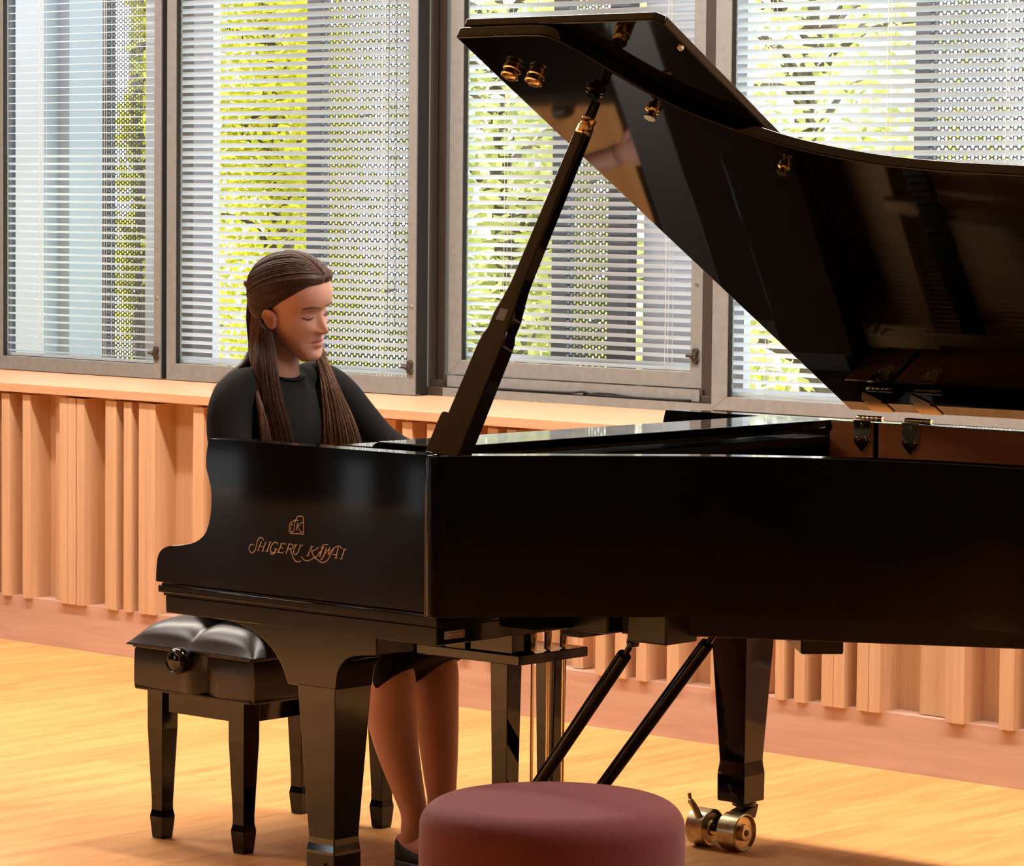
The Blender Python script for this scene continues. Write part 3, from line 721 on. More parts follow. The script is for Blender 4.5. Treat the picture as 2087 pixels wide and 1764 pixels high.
for a, c in (((1.323, .55, .578), (.885, .62, .08)), ((1.385, .745, .59), (.945, .762, .08))):
    a = Vector(a); c = Vector(c); d = c - a
    b = MB(); b.tube([a + d * .0, a + d * .055, a + d * .056, a + d * .062, a + d * .95], [.0065, .0065, .0145, .0155, .0135], 16)
    b.lathe([(0, -.012), (.012, -.008), (.0135, 0), (.012, .008), (0, .012)], a, 'z', 14)
    b.build('lyre_brace', LQ, ly, smooth=40)
# maker's lettering on the treble side, drawn stroke by stroke
def inlay(strokes, name, parent, r=.00092):
    b = MB()
    for s in strokes:
        rr = r; pts = []
        for x, y in s[1]:
            px = 480 + x * .13416; py = 980 + y * .13416
            pts.append(Vector((px_x(px, py)[0], -.0002, px_x(px, py)[1])))
        q = spline(pts, 5) if s[0] == 's' else pts
        w = s[2] if len(s) > 2 else 1
        b.tube(q, rr * w, 6, flat=.35, up=(0, 1, 0))
    return b.build(name, M['gold'], parent)
# corner points of the lettering field on the arm (image crop coordinates to metres on the plane Y = 0)
def px_x(px, py):
    u = (px - 500) / 220; v = (py - 1045) / 105
    p00, p10, p01, p11 = LET
    x = (p00[0] * (1 - u) + p10[0] * u) * (1 - v) + (p01[0] * (1 - u) + p11[0] * u) * v
    z = (p00[1] * (1 - u) + p10[1] * u) * (1 - v) + (p01[1] * (1 - u) + p11[1] * u) * v
    return x, z
LET = ((.765, .837), (1.065, .857), (.766, .733), (1.066, .756))
L1, S1 = 'l', 's'
word = [
 (S1, [(435, 893), (412, 862), (378, 855), (347, 888), (325, 958), (308, 1030), (280, 1074), (242, 1082), (213, 1045), (212, 985), (243, 957), (280, 966)], 1.15),
 (L1, [(398, 912), (347, 1050)], 1.3), (L1, [(470, 918), (418, 1058)], 1.3), (L1, [(374, 984), (446, 992)], .8), (L1, [(330, 1049), (366, 1053)], .7), (L1, [(402, 1058), (436, 1061)], .7),
 (L1, [(540, 922), (486, 1066)], 1.4), (L1, [(520, 921), (560, 925)], .7), (L1, [(466, 1064), (506, 1068)], .7),
 (S1, [(655, 958), (628, 926), (590, 934), (552, 988), (542, 1046), (562, 1082), (600, 1074), (628, 1030)], 1.2), (L1, [(598, 1026), (652, 1030)], .8), (S1, [(628, 1030), (606, 1090), (565, 1107), (535, 1090)], .9),
 (L1, [(712, 945), (658, 1080)], 1.35), (L1, [(700, 944), (782, 951), (776, 974)], .8), (L1, [(686, 1010), (738, 1013)], .8), (L1, [(646, 1079), (728, 1086), (742, 1062)], .8),
 (L1, [(828, 955), (778, 1094)], 1.3), (S1, [(815, 953), (868, 955), (890, 980), (878, 1012), (840, 1028), (806, 1026)], .95), (S1, [(848, 1026), (864, 1090), (888, 1160), (930, 1212), (975, 1220), (1006, 1208)], 1.1),
 (S1, [(930, 964), (896, 1058), (902, 1098), (932, 1110), (962, 1078), (985, 1020), (1008, 968)], 1.15), (L1, [(905, 962), (952, 967)], .7), (L1, [(985, 966), (1040, 974)], .7),
 (L1, [(1176, 986), (1108, 1130)], 1.4), (L1, [(1152, 984), (1200, 990)], .7), (L1, [(1088, 1128), (1130, 1132)], .7), (S1, [(1272, 1002), (1232, 1036), (1168, 1064)], .9), (S1, [(1168, 1064), (1188, 1112), (1216, 1160), (1240, 1176)], 1.2), (S1, [(1212, 1150), (1180, 1176), (1110, 1206), (1048, 1188), (1012, 1138)], .95),
 (S1, [(1358, 988), (1316, 1050), (1262, 1122), (1212, 1160)], .9), (L1, [(1338, 1000), (1290, 1142)], 1.35), (L1, [(1272, 1078), (1314, 1082)], .8), (S1, [(1310, 1022), (1336, 974), (1378, 958), (1416, 966)], .9),
 (S1, [(1392, 1006), (1374, 1070), (1340, 1150), (1306, 1196)], 1.2), (S1, [(1366, 1104), (1420, 1040), (1446, 1004)], .8), (L1, [(1440, 1010), (1420, 1120)], 1.3), (L1, [(1420, 1120), (1496, 1016)], .8),
 (S1, [(1248, 1178), (1290, 1218), (1342, 1232), (1400, 1202), (1452, 1124), (1498, 1026), (1545, 990), (1594, 988), (1622, 1022)], 1.05),
 (L1, [(1570, 1000), (1532, 1166)], 1.35), (L1, [(1488, 1112), (1546, 1116)], .8), (L1, [(1510, 1164), (1556, 1170)], .7),
 (L1, [(1662, 1030), (1612, 1180)], 1.4), (L1, [(1638, 1028), (1690, 1032)], .7), (L1, [(1590, 1176), (1632, 1182)], .7)]
inlay(word, 'lettering', P)
mark = [
 (S1, [(1046, 560), (1048, 700), (1044, 800), (1000, 798), (930, 794), (862, 790), (836, 768), (828, 722), (832, 672), (850, 632), (888, 606), (926, 590), (942, 562), (958, 536), (1000, 530), (1036, 538), (1046, 560)], 1.0),
 (S1, [(966, 596), (936, 592), (916, 624), (908, 690), (896, 748), (870, 772), (852, 748), (852, 690), (866, 656), (886, 662)], .8),
 (L1, [(962, 630), (934, 746)], 1.0), (S1, [(1034, 628), (1004, 636), (978, 668), (950, 694)], .8), (S1, [(952, 694), (980, 730), (998, 764), (1018, 774), (1036, 758)], .8)]
inlay(mark, 'emblem', P)

# ------------------------------------------------------------------ piano bench
Bn = empty('piano_bench', (.062, .776, 0))
tag(Bn, 'black leather tufted piano bench with tapered black legs, under the pianist', 'bench')
X0, X1, Y0, Y1 = -.133, .252, .528, 1.028
def lump(x, y, z, s): return s * math.exp(-((x / .045) ** 2)) 
b = MB(); R = []
nseg = 32
for z, g in ((.345, .0), (.348, .003), (.360, .004), (.40, .004), (.432, .002), (.440, -.004)):
    ring = []
    def edge(p, q, nx, ny):
        for k in range(nseg):
            t = k / nseg; x = lerp(p[0], q[0], t); y = lerp(p[1], q[1], t)
            mid = abs(t - .5); l = min(q[0] - p[0], 9) if ny else 0
            dent = (-.016 * math.exp(-((t - .60) / .045) ** 2) + .010 * math.exp(-((t - .50) / .05) ** 2) - .004 * math.exp(-((t - .68) / .02) ** 2)) if abs(ny) else 0
            gg = g + (dent if .345 < z < .44 else 0) + .004 * math.sin(math.pi * t)
            ring.append((x + nx * gg, y + ny * gg, z))
    edge((X0, Y0), (X1, Y0), 0, -1); edge((X1, Y0), (X1, Y1), 1, 0); edge((X1, Y1), (X0, Y1), 0, 1); edge((X0, Y1), (X0, Y0), -1, 0)
    R.append(ring)
b.rings(R); bx = b.build('padded_side', M['leather'], Bn, smooth=50)
b = MB()
for z, r in ((.3455, .0045), (.4415, .0042)):
    g = .002 if z < .4 else .006
    pts = []
    for (p, q) in (((X0 - g, Y0 - g), (X1 + g, Y0 - g)), ((X1 + g, Y0 - g), (X1 + g, Y1 + g)), ((X1 + g, Y1 + g), (X0 - g, Y1 + g)), ((X0 - g, Y1 + g), (X0 - g, Y0 - g))):
        pts += [Vector((lerp(p[0], q[0], t), lerp(p[1], q[1], t), z)) for t in (.02, .25, .5, .75, .98)]
    b.tube(pts, r, 8, closed=True)
b.build('piping', M['leather'], bx)
b = MB(); nx, ny = 56, 72; vs = []; fs = []
gx = .012
for i in range(nx + 1):
    for j in range(ny + 1):
        u = -1 + 2 * i / nx; v = -1 + 2 * j / ny
        # pillows two by three
        pa = abs(math.sin(math.pi * (u + 1) / 2 * 2)) ; pb = abs(math.sin(math.pi * (v + 1) / 2 * 3))
        pil = (pa ** .55) * (pb ** .45) if 0 else (1 - (1 - pa) ** 2.6) * .6 + (1 - (1 - pb) ** 2.6) * .4
        rim_ = (1 - abs(u) ** 5) ** .5 * (1 - abs(v) ** 7) ** .5
        h = .448 + rim_ * (.030 + .030 * pil) + .012 * (1 - u * u) * (1 - v * v)
        x = (X0 + X1) / 2 + u * ((X1 - X0) / 2 + gx); y = (Y0 + Y1) / 2 + v * ((Y1 - Y0) / 2 + gx)
        vs.append((x, y, h))
for i in range(nx):
    for j in range(ny):
        a = i * (ny + 1) + j; fs.append((a, a + ny + 1, a + ny + 2, a + 1))
b.add(vs, fs)
# rounded skirt of the cushion down to the seam
ring = [i * (ny + 1) for i in range(nx)] + [nx * (ny + 1) + j for j in range(ny)] + [i * (ny + 1) + ny for i in range(nx, 0, -1)] + [j for j in range(ny, 0, -1)]
base = len(b.v); n = len(ring); cx, cy = (X0 + X1) / 2, (Y0 + Y1) / 2
for gz, sx in ((.444, .004), (.441, -.010)):
    for k in ring:
        p = b.v[k]; d = Vector((p.x - cx, p.y - cy)); 
        b.v.append(Vector((p.x + (sx if abs(p.x - cx) > (X1 - X0) / 2 + gx - 1e-5 else 0) * (1 if p.x > cx else -1), p.y + (sx if abs(p.y - cy) > (Y1 - Y0) / 2 + gx - 1e-5 else 0) * (1 if p.y > cy else -1), gz)))
for k in range(n):
    k2 = (k + 1) % n
    b.f.append((ring[k], ring[k2], base + k2, base + k)); b.f.append((base + k, base + k2, base + n + k2, base + n + k)); b.mi += [0, 0]
cu = b.build('cushion', M['leather'], Bn, smooth=180)
for (bx_, by_) in ((.062, .695), (.062, .861)):
    b = MB(); b.lathe([(.013, .494), (.0125, .500), (.008, .504), (0, .505)], (bx_, by_, 0), 'z', 16); b.build('button', M['leather'], cu)
for s, y in ((-1, Y0), (1, Y1)):
    b = MB(); pr = [(0, -.004), (.020, -.004), (.020, .010), (.024, .014), (.029, .022), (.0305, .034), (.0295, .044), (.0265, .050), (.0235, .0525), (.0215, .0505), (.0195, .050), (.0165, .0515), (0, .0515)]
    b.lathe(pr, (.048, y, .425), (0, s, 0), 40); b.build('height_knob', LQ, Bn, smooth=45)
for cx_, cy_ in ((-.067, .552), (.203, .548), (-.066, 1.002), (.202, .999)):
    b = MB(); b.rings([sq(cx_, cy_, h, z) for h, z in ((.0150, 0), (.0165, .003), (.0205, .048), (.0205, .051), (.0178, .066), (.0176, .085), (.0245, .255), (.0250, .345))])
    b.build('leg', LQ, Bn, smooth=0, bevel=.0012)
b = MB()
b.box(-.066 + .02, .203 - .02, .538, .560, .295, .346); b.box(-.066 + .02, .203 - .02, .990, 1.012, .295, .346)
b.box(-.080, -.058, .57, .98, .295, .346); b.box(.193, .215, .57, .98, .295, .346)
b.build('apron', LQ, Bn, smooth=0, bevel=.0012)

# ------------------------------------------------------------------ maroon pouf
b = MB(); R_ = .2295; px0, py0 = 1.885, -.352
pr = [(0, 0), (R_ - .006, 0), (R_, .006)] + [(R_ + .001, z) for z in (.06, .12, .18, .24, .30, .36)]
for k in range(13):
    a = math.pi / 2 * k / 12; pr.append((R_ - .052 + .052 * math.cos(a), .392 + .046 * math.sin(a)))
pr += [(R_ - .09, .4405), (.09, .4445), (.04, .446), (0, .446)]
b.lathe(pr, (px0, py0, 0), 'z', 96)
pf = b.build('pouf', M['pouf'], smooth=180, org=(px0, py0, 0))
tag(pf, 'round maroon upholstered pouf standing in front of the piano', 'pouf')
# ------------------------------------------------------------------ the pianist
from mathutils.bvhtree import BVHTree
Pe = empty('person', (.06, .775, .49))
tag(Pe, 'seated person with long brown hair and black clothes playing the piano', 'person')
V = Vector
HC = V((.1196, .7779, 1.224)); HM = Matrix.Rotation(.1344, 3, 'Z') @ Matrix.Rotation(.2146, 3, 'Y') @ Matrix.Rotation(.1649, 3, 'X') * 1.0
def HW(p): return HC + HM @ V(p)
fz = [(-.121, .050), (-.1165, .070), (-.110, .081), (-.100, .0845), (-.090, .0845), (-.080, .0835), (-.070, .0835), (-.060, .0835), (-.048, .0832), (-.036, .083), (-.02, .0825), (-.006, .0815), (.004, .0815), (.014, .0865), (.024, .0915), (.036, .0935), (.052, .0915), (.068, .085), (.084, .070), (.097, .050), (.107, .025), (.113, .0)]
bz = [(-.121, -.045), (-.110, -.035), (-.098, -.018), (-.085, .002), (-.07, .026), (-.055, .052), (-.04, .072), (-.02, .088), (0, .093), (.03, .096), (.055, .091), (.075, .077), (.092, .056), (.104, .034), (.113, .005)]
wz = [(-.121, .012), (-.1165, .022), (-.110, .030), (-.100, .0355), (-.088, .0435), (-.075, .0505), (-.06, .057), (-.045, .062), (-.03, .0665), (-.012, .0695), (.005, .0715), (.025, .0735), (.045, .073), (.062, .068), (.078, .058), (.092, .044), (.104, .026), (.113, .004)]
def G(x, s): return math.exp(-(x / s) ** 2)
nosez = [(-.054, 0), (-.0505, .002), (-.0475, .0125), (-.043, .0225), (-.038, .0262), (-.031, .0225), (-.022, .0155), (-.012, .0095), (-.002, .005), (.008, .0025), (.02, 0)]
def head_point(z, th):
    f = interp(fz, z); bk = interp(bz, z); w_ = interp(wz, z)
    cx = (f - bk) / 2; h = max(.004, (f + bk) / 2)
    c, s = math.cos(th), math.sin(th)
    e = .86 if c > 0 else .95
    x = cx + h * math.copysign(abs(c) ** e, c); y = w_ * math.copysign(abs(s) ** .93, s)
    if c > .02:
        k = min(1, c * 2.2); ay = abs(y)
        d = 0
        d += interp(nosez, z) * G(y, .0072 + max(0, -z) * .075)                                  # bridge and tip
        d += .0062 * G(ay - .0118, .0048) * G(z + .0415, .0058)                                # wings
        d -= .0118 * G(ay - .030, .0150) * G(z + .001, .0125)                                  # sockets
        d += .0078 * G(ay - .0305, .0125) * G(z + .0035, .0080)                                # closed lids
        d += .0025 * G(ay - .030, .018) * G(z - .0185, .006)                                   # brow ridge
        d += .0035 * G(ay - .042, .016) * G(z + .028, .016)                                    # cheekbone
        d -= .0022 * G(ay - .035, .014) * G(z + .066, .014)
        d += .0052 * G(y, .0185) * G(z + .0630, .0052) * (1 - .25 * G(y, .003))                # upper lip
        d += .0056 * G(y, .0160) * G(z + .0755, .0054)                                         # lower lip
        d -= .0048 * G(y, .0215) * G(z + .0690, .0017)                                         # mouth line
        d -= .0030 * G(y, .0180) * G(z + .0865, .0048)                                         # hollow under the lip
        d += .0030 * G(ay - .020, .012) * G(z + .036, .012)                                    # flesh beside the nose
        d -= .0018 * G(y, .003) * G(z + .0555, .0045)
        d += .0028 * G(y, .014) * G(z + .105, .010)                                            # chin
        x += d * k
    return V((x, y, z))
NZ, NT = 128, 176
zs = [-.121 + .234 * (i / NZ) for i in range(NZ + 1)]
ths = []
for j in range(NT):
    u = -1 + 2 * j / NT; ths.append(math.pi * (.55 * u + .45 * u ** 3))      # denser towards the face
hg = [[head_point(z, t) for t in ths] for z in zs]
b = MB(); R = [[HW(p) for p in row] for row in hg]
b.rings(R)
for q in range(len(b.f)):        # the lips are redder skin
    c = V((0, 0, 0))
    if len(b.f[q]) == 4:
        i, j = divmod(q, NT)
        if i < NZ:
            p = (hg[i][j] + hg[i + 1][(j + 1) % NT]) / 2
            if p.x > .05:
                ay = abs(p.y); e = 1 - (ay / .0235) ** 2
                if e > 0 and -.0690 - .0105 * e ** .7 < p.z < -.0690 + .0088 * e ** .8: b.mi[q] = 1
hv = [HW(p) for row in hg for p in row]
hfaces = [(i * NT + j, i * NT + (j + 1) % NT, (i + 1) * NT + (j + 1) % NT, (i + 1) * NT + j) for i in range(NZ) for j in range(NT)]
hl = [p for row in hg for p in row]
bvh = BVHTree.FromPolygons(hl, hfaces)
def face_x(y, z):
    h = bvh.ray_cast(V((.3, y, z)), V((-1, 0, 0))); return h[0].x if h[0] else .08
# ears
def ear(b, s):
    C0 = V((.003, s * .0690, -.020)); n = 40; R = []
    prof = []
    for k in range(n):
        a = 2 * math.pi * k / n
        r = .0255 + .003 * math.cos(2 * a); x = math.cos(a) * r * .58; z = math.sin(a) * r
        if z < 0: x *= .80 - .15 * (-z / .03); x += .004 * (-z / .03)
        prof.append((x - .006 * (z / .03), z))
    for sc, out_ in ((.55, .0), (.82, .004), (.97, .011), (1.0, .0118), (.95, .0145), (.87, .0143), (.80, .0090), (.72, .0072), (.60, .0066), (.50, .0020), (.2, .001), (.02, .001)):
        R.append([HW(C0 + V((x * sc - .35 * out_ * (1 if 1 else 0), s * (out_ + .004 * (-x / .02) - .001), z * sc))) for x, z in prof])
    b.rings(R)
    b.loft([(HW(C0 + V((.010, s * .003, .004))), HM @ V((.003, 0, 0)), HM @ V((0, .002, .006))), (HW(C0 + V((.009, s * .007, .002))), HM @ V((.0035, 0, 0)), HM @ V((0, .002, .006))), (HW(C0 + V((.005, s * .009, .001))), HM @ V((.002, 0, 0)), HM @ V((0, .001, .004)))], 8, 2)
ear(b, -1); ear(b, 1)
# neck and trunk
def E(c, hx, hy, tilt=0): return (V(c), V((hx, 0, -tilt)), V((0, hy, 0)))
b.loft([(HW((-.028, 0, -.045)), V((.046, 0, .01)), V((0, .047, .006))), (HW((-.030, .002, -.085)), V((.048, 0, .012)), V((0, .047, .005))), (V((.078, .773, 1.098)), V((.049, 0, -.012)), V((0, .050, .0))), E((.070, .772, 1.068), .055, .064, .02), E((.062, .772, 1.045), .062, .095, .02), E((.055, .772, 1.01), .07, .125), E((.05, .774, .92), .085, .13), E((.035, .775, .78), .08, .115), E((.02, .775, .65), .09, .14), E((.02, .775, .54), .10, .155)], 24, 4)
# legs
def limb(pts, n=16, k=5):
    P_ = spline([p[0] for p in pts], k); r_s = spline([(p[1], 0, 0) for p in pts], k)
    b.tube(P_, [q.x for q in r_s], n)
limb([((.02, .70, .545), .062), ((.25, .685, .54), .058), ((.42, .676, .525), .048), ((.495, .676, .482), .051), ((.528, .679, .42), .0545), ((.530, .680, .345), .0560), ((.549, .680, .265), .0480), ((.583, .680, .175), .0355), ((.602, .680, .125), .0300), ((.606, .680, .085), .0320), ((.604, .680, .052), .027)])
limb([((.02, .85, .545), .062), ((.25, .86, .54), .058), ((.41, .856, .525), .048), ((.475, .852, .482), .050), ((.506, .851, .42), .0500), ((.508, .850, .345), .0515), ((.517, .850, .255), .0450), ((.524, .850, .175), .0375), ((.528, .850, .125), .0325), ((.526, .850, .085), .032), ((.524, .850, .052), .027)])
def foot(hx, y):
    b.loft([(V((hx - .055, y, .046)), V((0, .016, 0)), V((0, 0, .026))), (V((hx - .03, y, .044)), V((0, .028, 0)), V((0, 0, .034))), (V((hx + .03, y, .048)), V((0, .031, 0)), V((-.012, 0, .036))), (V((hx + .09, y, .038)), V((0, .037, 0)), V((-.006, 0, .024))), (V((hx + .14, y, .032)), V((0, .042, 0)), V((0, 0, .016))), (V((hx + .18, y, .028)), V((0, .030, 0)), V((0, 0, .010)))], 18, 4)
foot(.612, .680); foot(.534, .850)
# forearms and hands on the keys
def hand(wr, fw, side):
    """wr wrist, fw forward direction, side +1 if the thumb points to +Y"""
    wr = V(wr); fw = V(fw).normalized(); rt = V((-fw.y, fw.x, 0)).normalized() * side; upv = V((0, 0, 1))
    b.loft([(wr - fw * .02, rt * .026, upv * .019), (wr + fw * .01, rt * .028, upv * .016), (wr + fw * .045, rt * .038, upv * .015), (wr + fw * .078, rt * .040, upv * .0125), (wr + fw * .092, rt * .034, upv * .009)], 16, 3)
    for k, (off, l) in enumerate(((.030, .068), (.0105, .078), (-.010, .073), (-.029, .058))):
        p0 = wr + fw * .082 + rt * off - upv * .002; d = (fw + rt * (.10 - .07 * k)).normalized()
        q = [p0 - fw * .01, p0 + d * l * .38 + upv * .006, p0 + d * l * .66 - upv * .008, p0 + d * l * .80 - upv * .030]
        b.tube(spline(q, 4), [.0094] * 3 + [.0088] * 3 + [.0082] * 3 + [.0078, .0074, .0068, .0045], 10)
    p0 = wr + fw * .018 + rt * .028 - upv * .006
    q = [p0 - rt * .012, p0 + fw * .028 + rt * .017, p0 + fw * .052 + rt * .022 - upv * .006, p0 + fw * .074 + rt * .018 - upv * .014]
    b.tube(spline(q, 4), [.013] * 3 + [.0115] * 3 + [.010] * 3 + [.0092, .0088, .0078, .005], 10)
limb([((.21, .563, .80), .028), ((.28, .575, .80), .031), ((.40, .61, .795), .028), ((.475, .63, .790), .0245), ((.50, .637, .788), .025)], 14)
hand((.50, .637, .786), (1, .12, -.06), 1)
limb([((.27, 1.03, .865), .028), ((.36, 1.03, .83), .031), ((.46, 1.01, .80), .027), ((.505, 1.0, .792), .0245), ((.525, .995, .79), .025)], 14)
hand((.525, .995, .788), (1, -.12, -.06), -1)
body = b.build('body', [M['skin'], M['lip']], Pe, smooth=180)

# black top and skirt, one skin over trunk, sleeves and lap
b = MB()
b.loft([E((.078, .772, 1.076), .056, .062, .022), E((.074, .772, 1.064), .066, .094, .024), E((.072, .773, 1.044), .078, .136, .02), E((.070, .774, 1.0), .092, .150), E((.068, .774, .945), .108, .152), E((.062, .775, .89), .112, .146), E((.045, .775, .81), .100, .128), E((.03, .775, .73), .098, .124), E((.02, .775, .63), .112, .155), E((.02, .775, .545), .125, .178), E((.02, .775, .505), .11, .165)], 28, 4)
def sleeve(pts):
    P_ = spline([p[0] for p in pts], 5); r_s = spline([(p[1], 0, 0) for p in pts], 5); b.tube(P_, [q.x for q in r_s], 18)
sleeve([((.080, .72, 1.035), .045), ((.084, .665, 1.030), .053), ((.088, .622, 1.000), .055), ((.106, .592, .940), .0515), ((.140, .575, .875), .047), ((.172, .560, .822), .043), ((.200, .560, .803), .042), ((.24, .566, .80), .041), ((.33, .592, .80), .036), ((.40, .612, .797), .0315)])
sleeve([((.090, .83, 1.045), .042), ((.102, .885, 1.040), .050), ((.120, .930, 1.008), .052), ((.150, .968, .955), .048), ((.185, 1.000, .905), .0445), ((.225, 1.026, .875), .0435), ((.30, 1.034, .852), .041), ((.38, 1.027, .825), .036), ((.43, 1.017, .810), .0315)])
b.loft([(V((-.03, .775, .565)), V((0, .175, 0)), V((0, 0, .085))), (V((.10, .772, .565)), V((0, .178, 0)), V((0, 0, .084))), (V((.28, .768, .556)), V((0, .176, 0)), V((0, 0, .080))), (V((.42, .765, .536)), V((0, .166, 0)), V((.03, 0, .074))), (V((.500, .765, .495)), V((0, .152, 0)), V((.058, 0, .060))), (V((.532, .765, .455)), V((0, .150, 0)), V((.056, 0, .050))), (V((.552, .765, .428)), V((0, .150, .022)), V((.052, 0, .042)))], 32, 5)
dr = b.build('dress', M['cloth'], Pe, smooth=180)
md_ = dr.modifiers.new('join', 'REMESH'); md_.mode = 'VOXEL'; md_.voxel_size = .0065; md_.use_smooth_shade = True
ms = dr.modifiers.new('relax', 'SMOOTH'); ms.factor = .5; ms.iterations = 7
b = MB(); b.tube([V((.079 + .0575 * math.cos(a) , .772 + .0635 * math.sin(a), 1.0765 - .024 * math.cos(a))) for a in [2 * math.pi * k / 40 for k in range(40)]], .0038, 8, closed=True)
b.build('neckband', M['cloth'], dr)
# flat shoes
def shoe(hx, y):
    b = MB(); secs = []
    for x, wy, top in ((-.064, .012, .062), (-.060, .022, .078), (-.045, .031, .072), (-.02, .036, .056), (.03, .039, .040), (.07, .042, .036), (.11, .046, .046), (.145, .045, .043), (.175, .036, .035), (.195, .018, .026)):
        n = 12; ring = []
        for k in range(n + 1):
            a = math.pi * (-.5 + k / n) * 1.0; s_ = math.sin(a); c_ = math.cos(a)
            ring.append(V((hx + x, y + s_ * wy, .012 + (top - .012) * 1)))
        z0, z1 = .012, top
        ring = [V((hx + x, y - wy * .80, z0)), V((hx + x, y - wy, z0 + .010)), V((hx + x, y - wy * .98, lerp(z0, z1, .7))), V((hx + x, y - wy * (.80 if x < .09 else .70), z1)), V((hx + x, y, z1 if x > .09 else z0 + .014)), V((hx + x, y + wy * (.80 if x < .09 else .70), z1)), V((hx + x, y + wy * .98, lerp(z0, z1, .7))), V((hx + x, y + wy, z0 + .010)), V((hx + x, y + wy * .80, z0))]
        secs.append(ring)
    b.rings(secs); sh = b.build('shoe', M['shoe'], Pe, smooth=60, subsurf=1)
    b = MB(); ol = [(-.066, .0), (-.060, .021), (-.04, .034), (.0, .037), (.05, .039), (.10, .047), (.145, .047), (.18, .036), (.198, .016), (.200, .0)]
    poly = [(hx + x, y - w_) for x, w_ in ol] + [(hx + x, y + w_) for x, w_ in ol[::-1][1:-1]]
    b.prism(poly, 'z', .001, .020); b.build('sole', M['sole'], sh, smooth=40, bevel=.003)
shoe(.622, .680); shoe(.544, .850)
# brows and lashes
for s in (-1, 1):
    b = MB(); pts = []; rs = []
    for k in range(13):
        t = k / 12; y = s * (.0125 + .036 * t); z = .0165 + 0.0042 * math.sin(math.pi * min(1, t * .95) * .8) - .005 * max(0, t - .6) / .4
        pts.append(HW((face_x(y, z) + .0004, y, z))); rs.append((.0016 + .0015 * math.sin(math.pi * (t * .85 + .1))) )
    b.tube(pts, rs, 8, flat=.9); b.build('eyebrow', M['brow'], Pe)
    b = MB(); pts = []
    for k in range(13):
        t = k / 12; y = s * (.0185 + .026 * t); z = -.0085 - .0035 * math.sin(math.pi * t) + .002 * t
        pts.append(HW((face_x(y, z) + .0007, y, z)))
    b.tube(pts, [.0007 + .0009 * math.sin(math.pi * (.1 + .85 * k / 12)) for k in range(13)], 8)
    for k in range(4, 13):
        p = pts[k]; t = k / 12
        b.tube([p, p + HM @ V((.003, s * .0015 * t, -.0022)), p + HM @ V((.005, s * .003 * t, -.0026))], [.0005, .0004, .0002], 4)
    b.build('eyelashes', M['lash'], Pe)

# ---- hair: a close cap, strands combed back to a clip, long locks falling front and back
def hairline(z, s):
    return interp([(-.13, -.06), (-.07, -.042), (-.04, -.030), (-.01, -.012), (.004, -.004), (.012, .008), (.03, .029), (.05, .050), (.066, .068), (.079, .12)], z)
b = MB(); R = []; keep = []
cap = []
for i, z in enumerate(zs):
    row = []
    for j, t in enumerate(ths):
        p = hg[i][j]; hlx = hairline(z, p.y); d = hlx - p.x
        th_ = .0125 * min(1, max(0, d / .05)) ** .6
        nrm = (p - V((-.01, 0, .01))); nrm = V((nrm.x / .0100, nrm.y / .0056, nrm.z / .0130)).normalized()
        part = -.0035 * G(p.y - .004, .006) * (1 if z > .06 else 0)
        row.append(p + nrm * (th_ + .0012 + part) + V((-.003 * max(0, min(1, (-p.x - .02) / .06)), 0, 0)))
        keep.append(d > -.001 and z > -.085)
    cap.append(row)
capl = [p for r_w in cap for p in r_w]
capf = [f for f in hfaces if all(keep[i] for i in f)]
top = NZ * NT; capf.append(tuple(range(top, top + NT)))
b.add([HW(p) for p in capl], capf)
hair = b.build('hair', M['hair'], Pe, smooth=180)
cbv = BVHTree.FromPolygons(capl, capf)
CC = V((-.012, 0, .012))
def on_cap(d, off):
    h = cbv.ray_cast(CC, d.normalized())
    if h[0] is None:
        h = bvh.ray_cast(CC, d.normalized())
        if h[0] is None: return CC + d.normalized() * .1
    return h[0] + d.normalized() * off
rnd = random.Random(11)
def comb(b, n, s):
    # strands run in order from the temple (t = 0) over the front of the parting (t = .5) to the crown (t = 1), so they never cross
    for k in range(n):
        t = (k + rnd.random()) / n
        if t < .5:
            u = t / .5; z = lerp(.016, .0695, u); a = V((hairline(z, 0) - .003, s * lerp(.072, .004, u ** 1.3), z))
        else:
            u = (t - .5) / .5; a = V((lerp(.074, -.045, u), s * .0035, lerp(.082, .126, min(1, u * 1.6))))
        e = V((lerp(-.060, -.108, t ** .8), s * lerp(.078, .010, t ** .9), lerp(-.060, .044, t ** .7)))
        da = (a - CC).normalized(); de = (e - CC).normalized(); pts = []
        dip = .16 * (1 - abs(2 * t - .9)) + rnd.gauss(0, .012)
        lift = abs(rnd.gauss(0, .0011)) + .0001
        for q in range(15):
            u = q / 14; d = da.lerp(de, u) + V((0, s * dip * .5, -dip * .30)) * math.sin(math.pi * u)
            pts.append(HW(on_cap(d, .0003 + lift * math.sin(math.pi * u))))
        b.tube(pts, [.0002 + .0007 * math.sin(math.pi * (q + .6) / 15.2) for q in range(15)], 4)
b = MB(); comb(b, 620, -1); comb(b, 420, 1); b.build('combed_strands', M['hair'], hair, smooth=180)
CAM = V((5.788, -4.9086, 1.4757))
def sh(p, dy):          # slide a point towards or away from the window wall, along the line of sight of the pose survey
    p = V(p); d = p - CAM; return p + d * (dy / d.y)
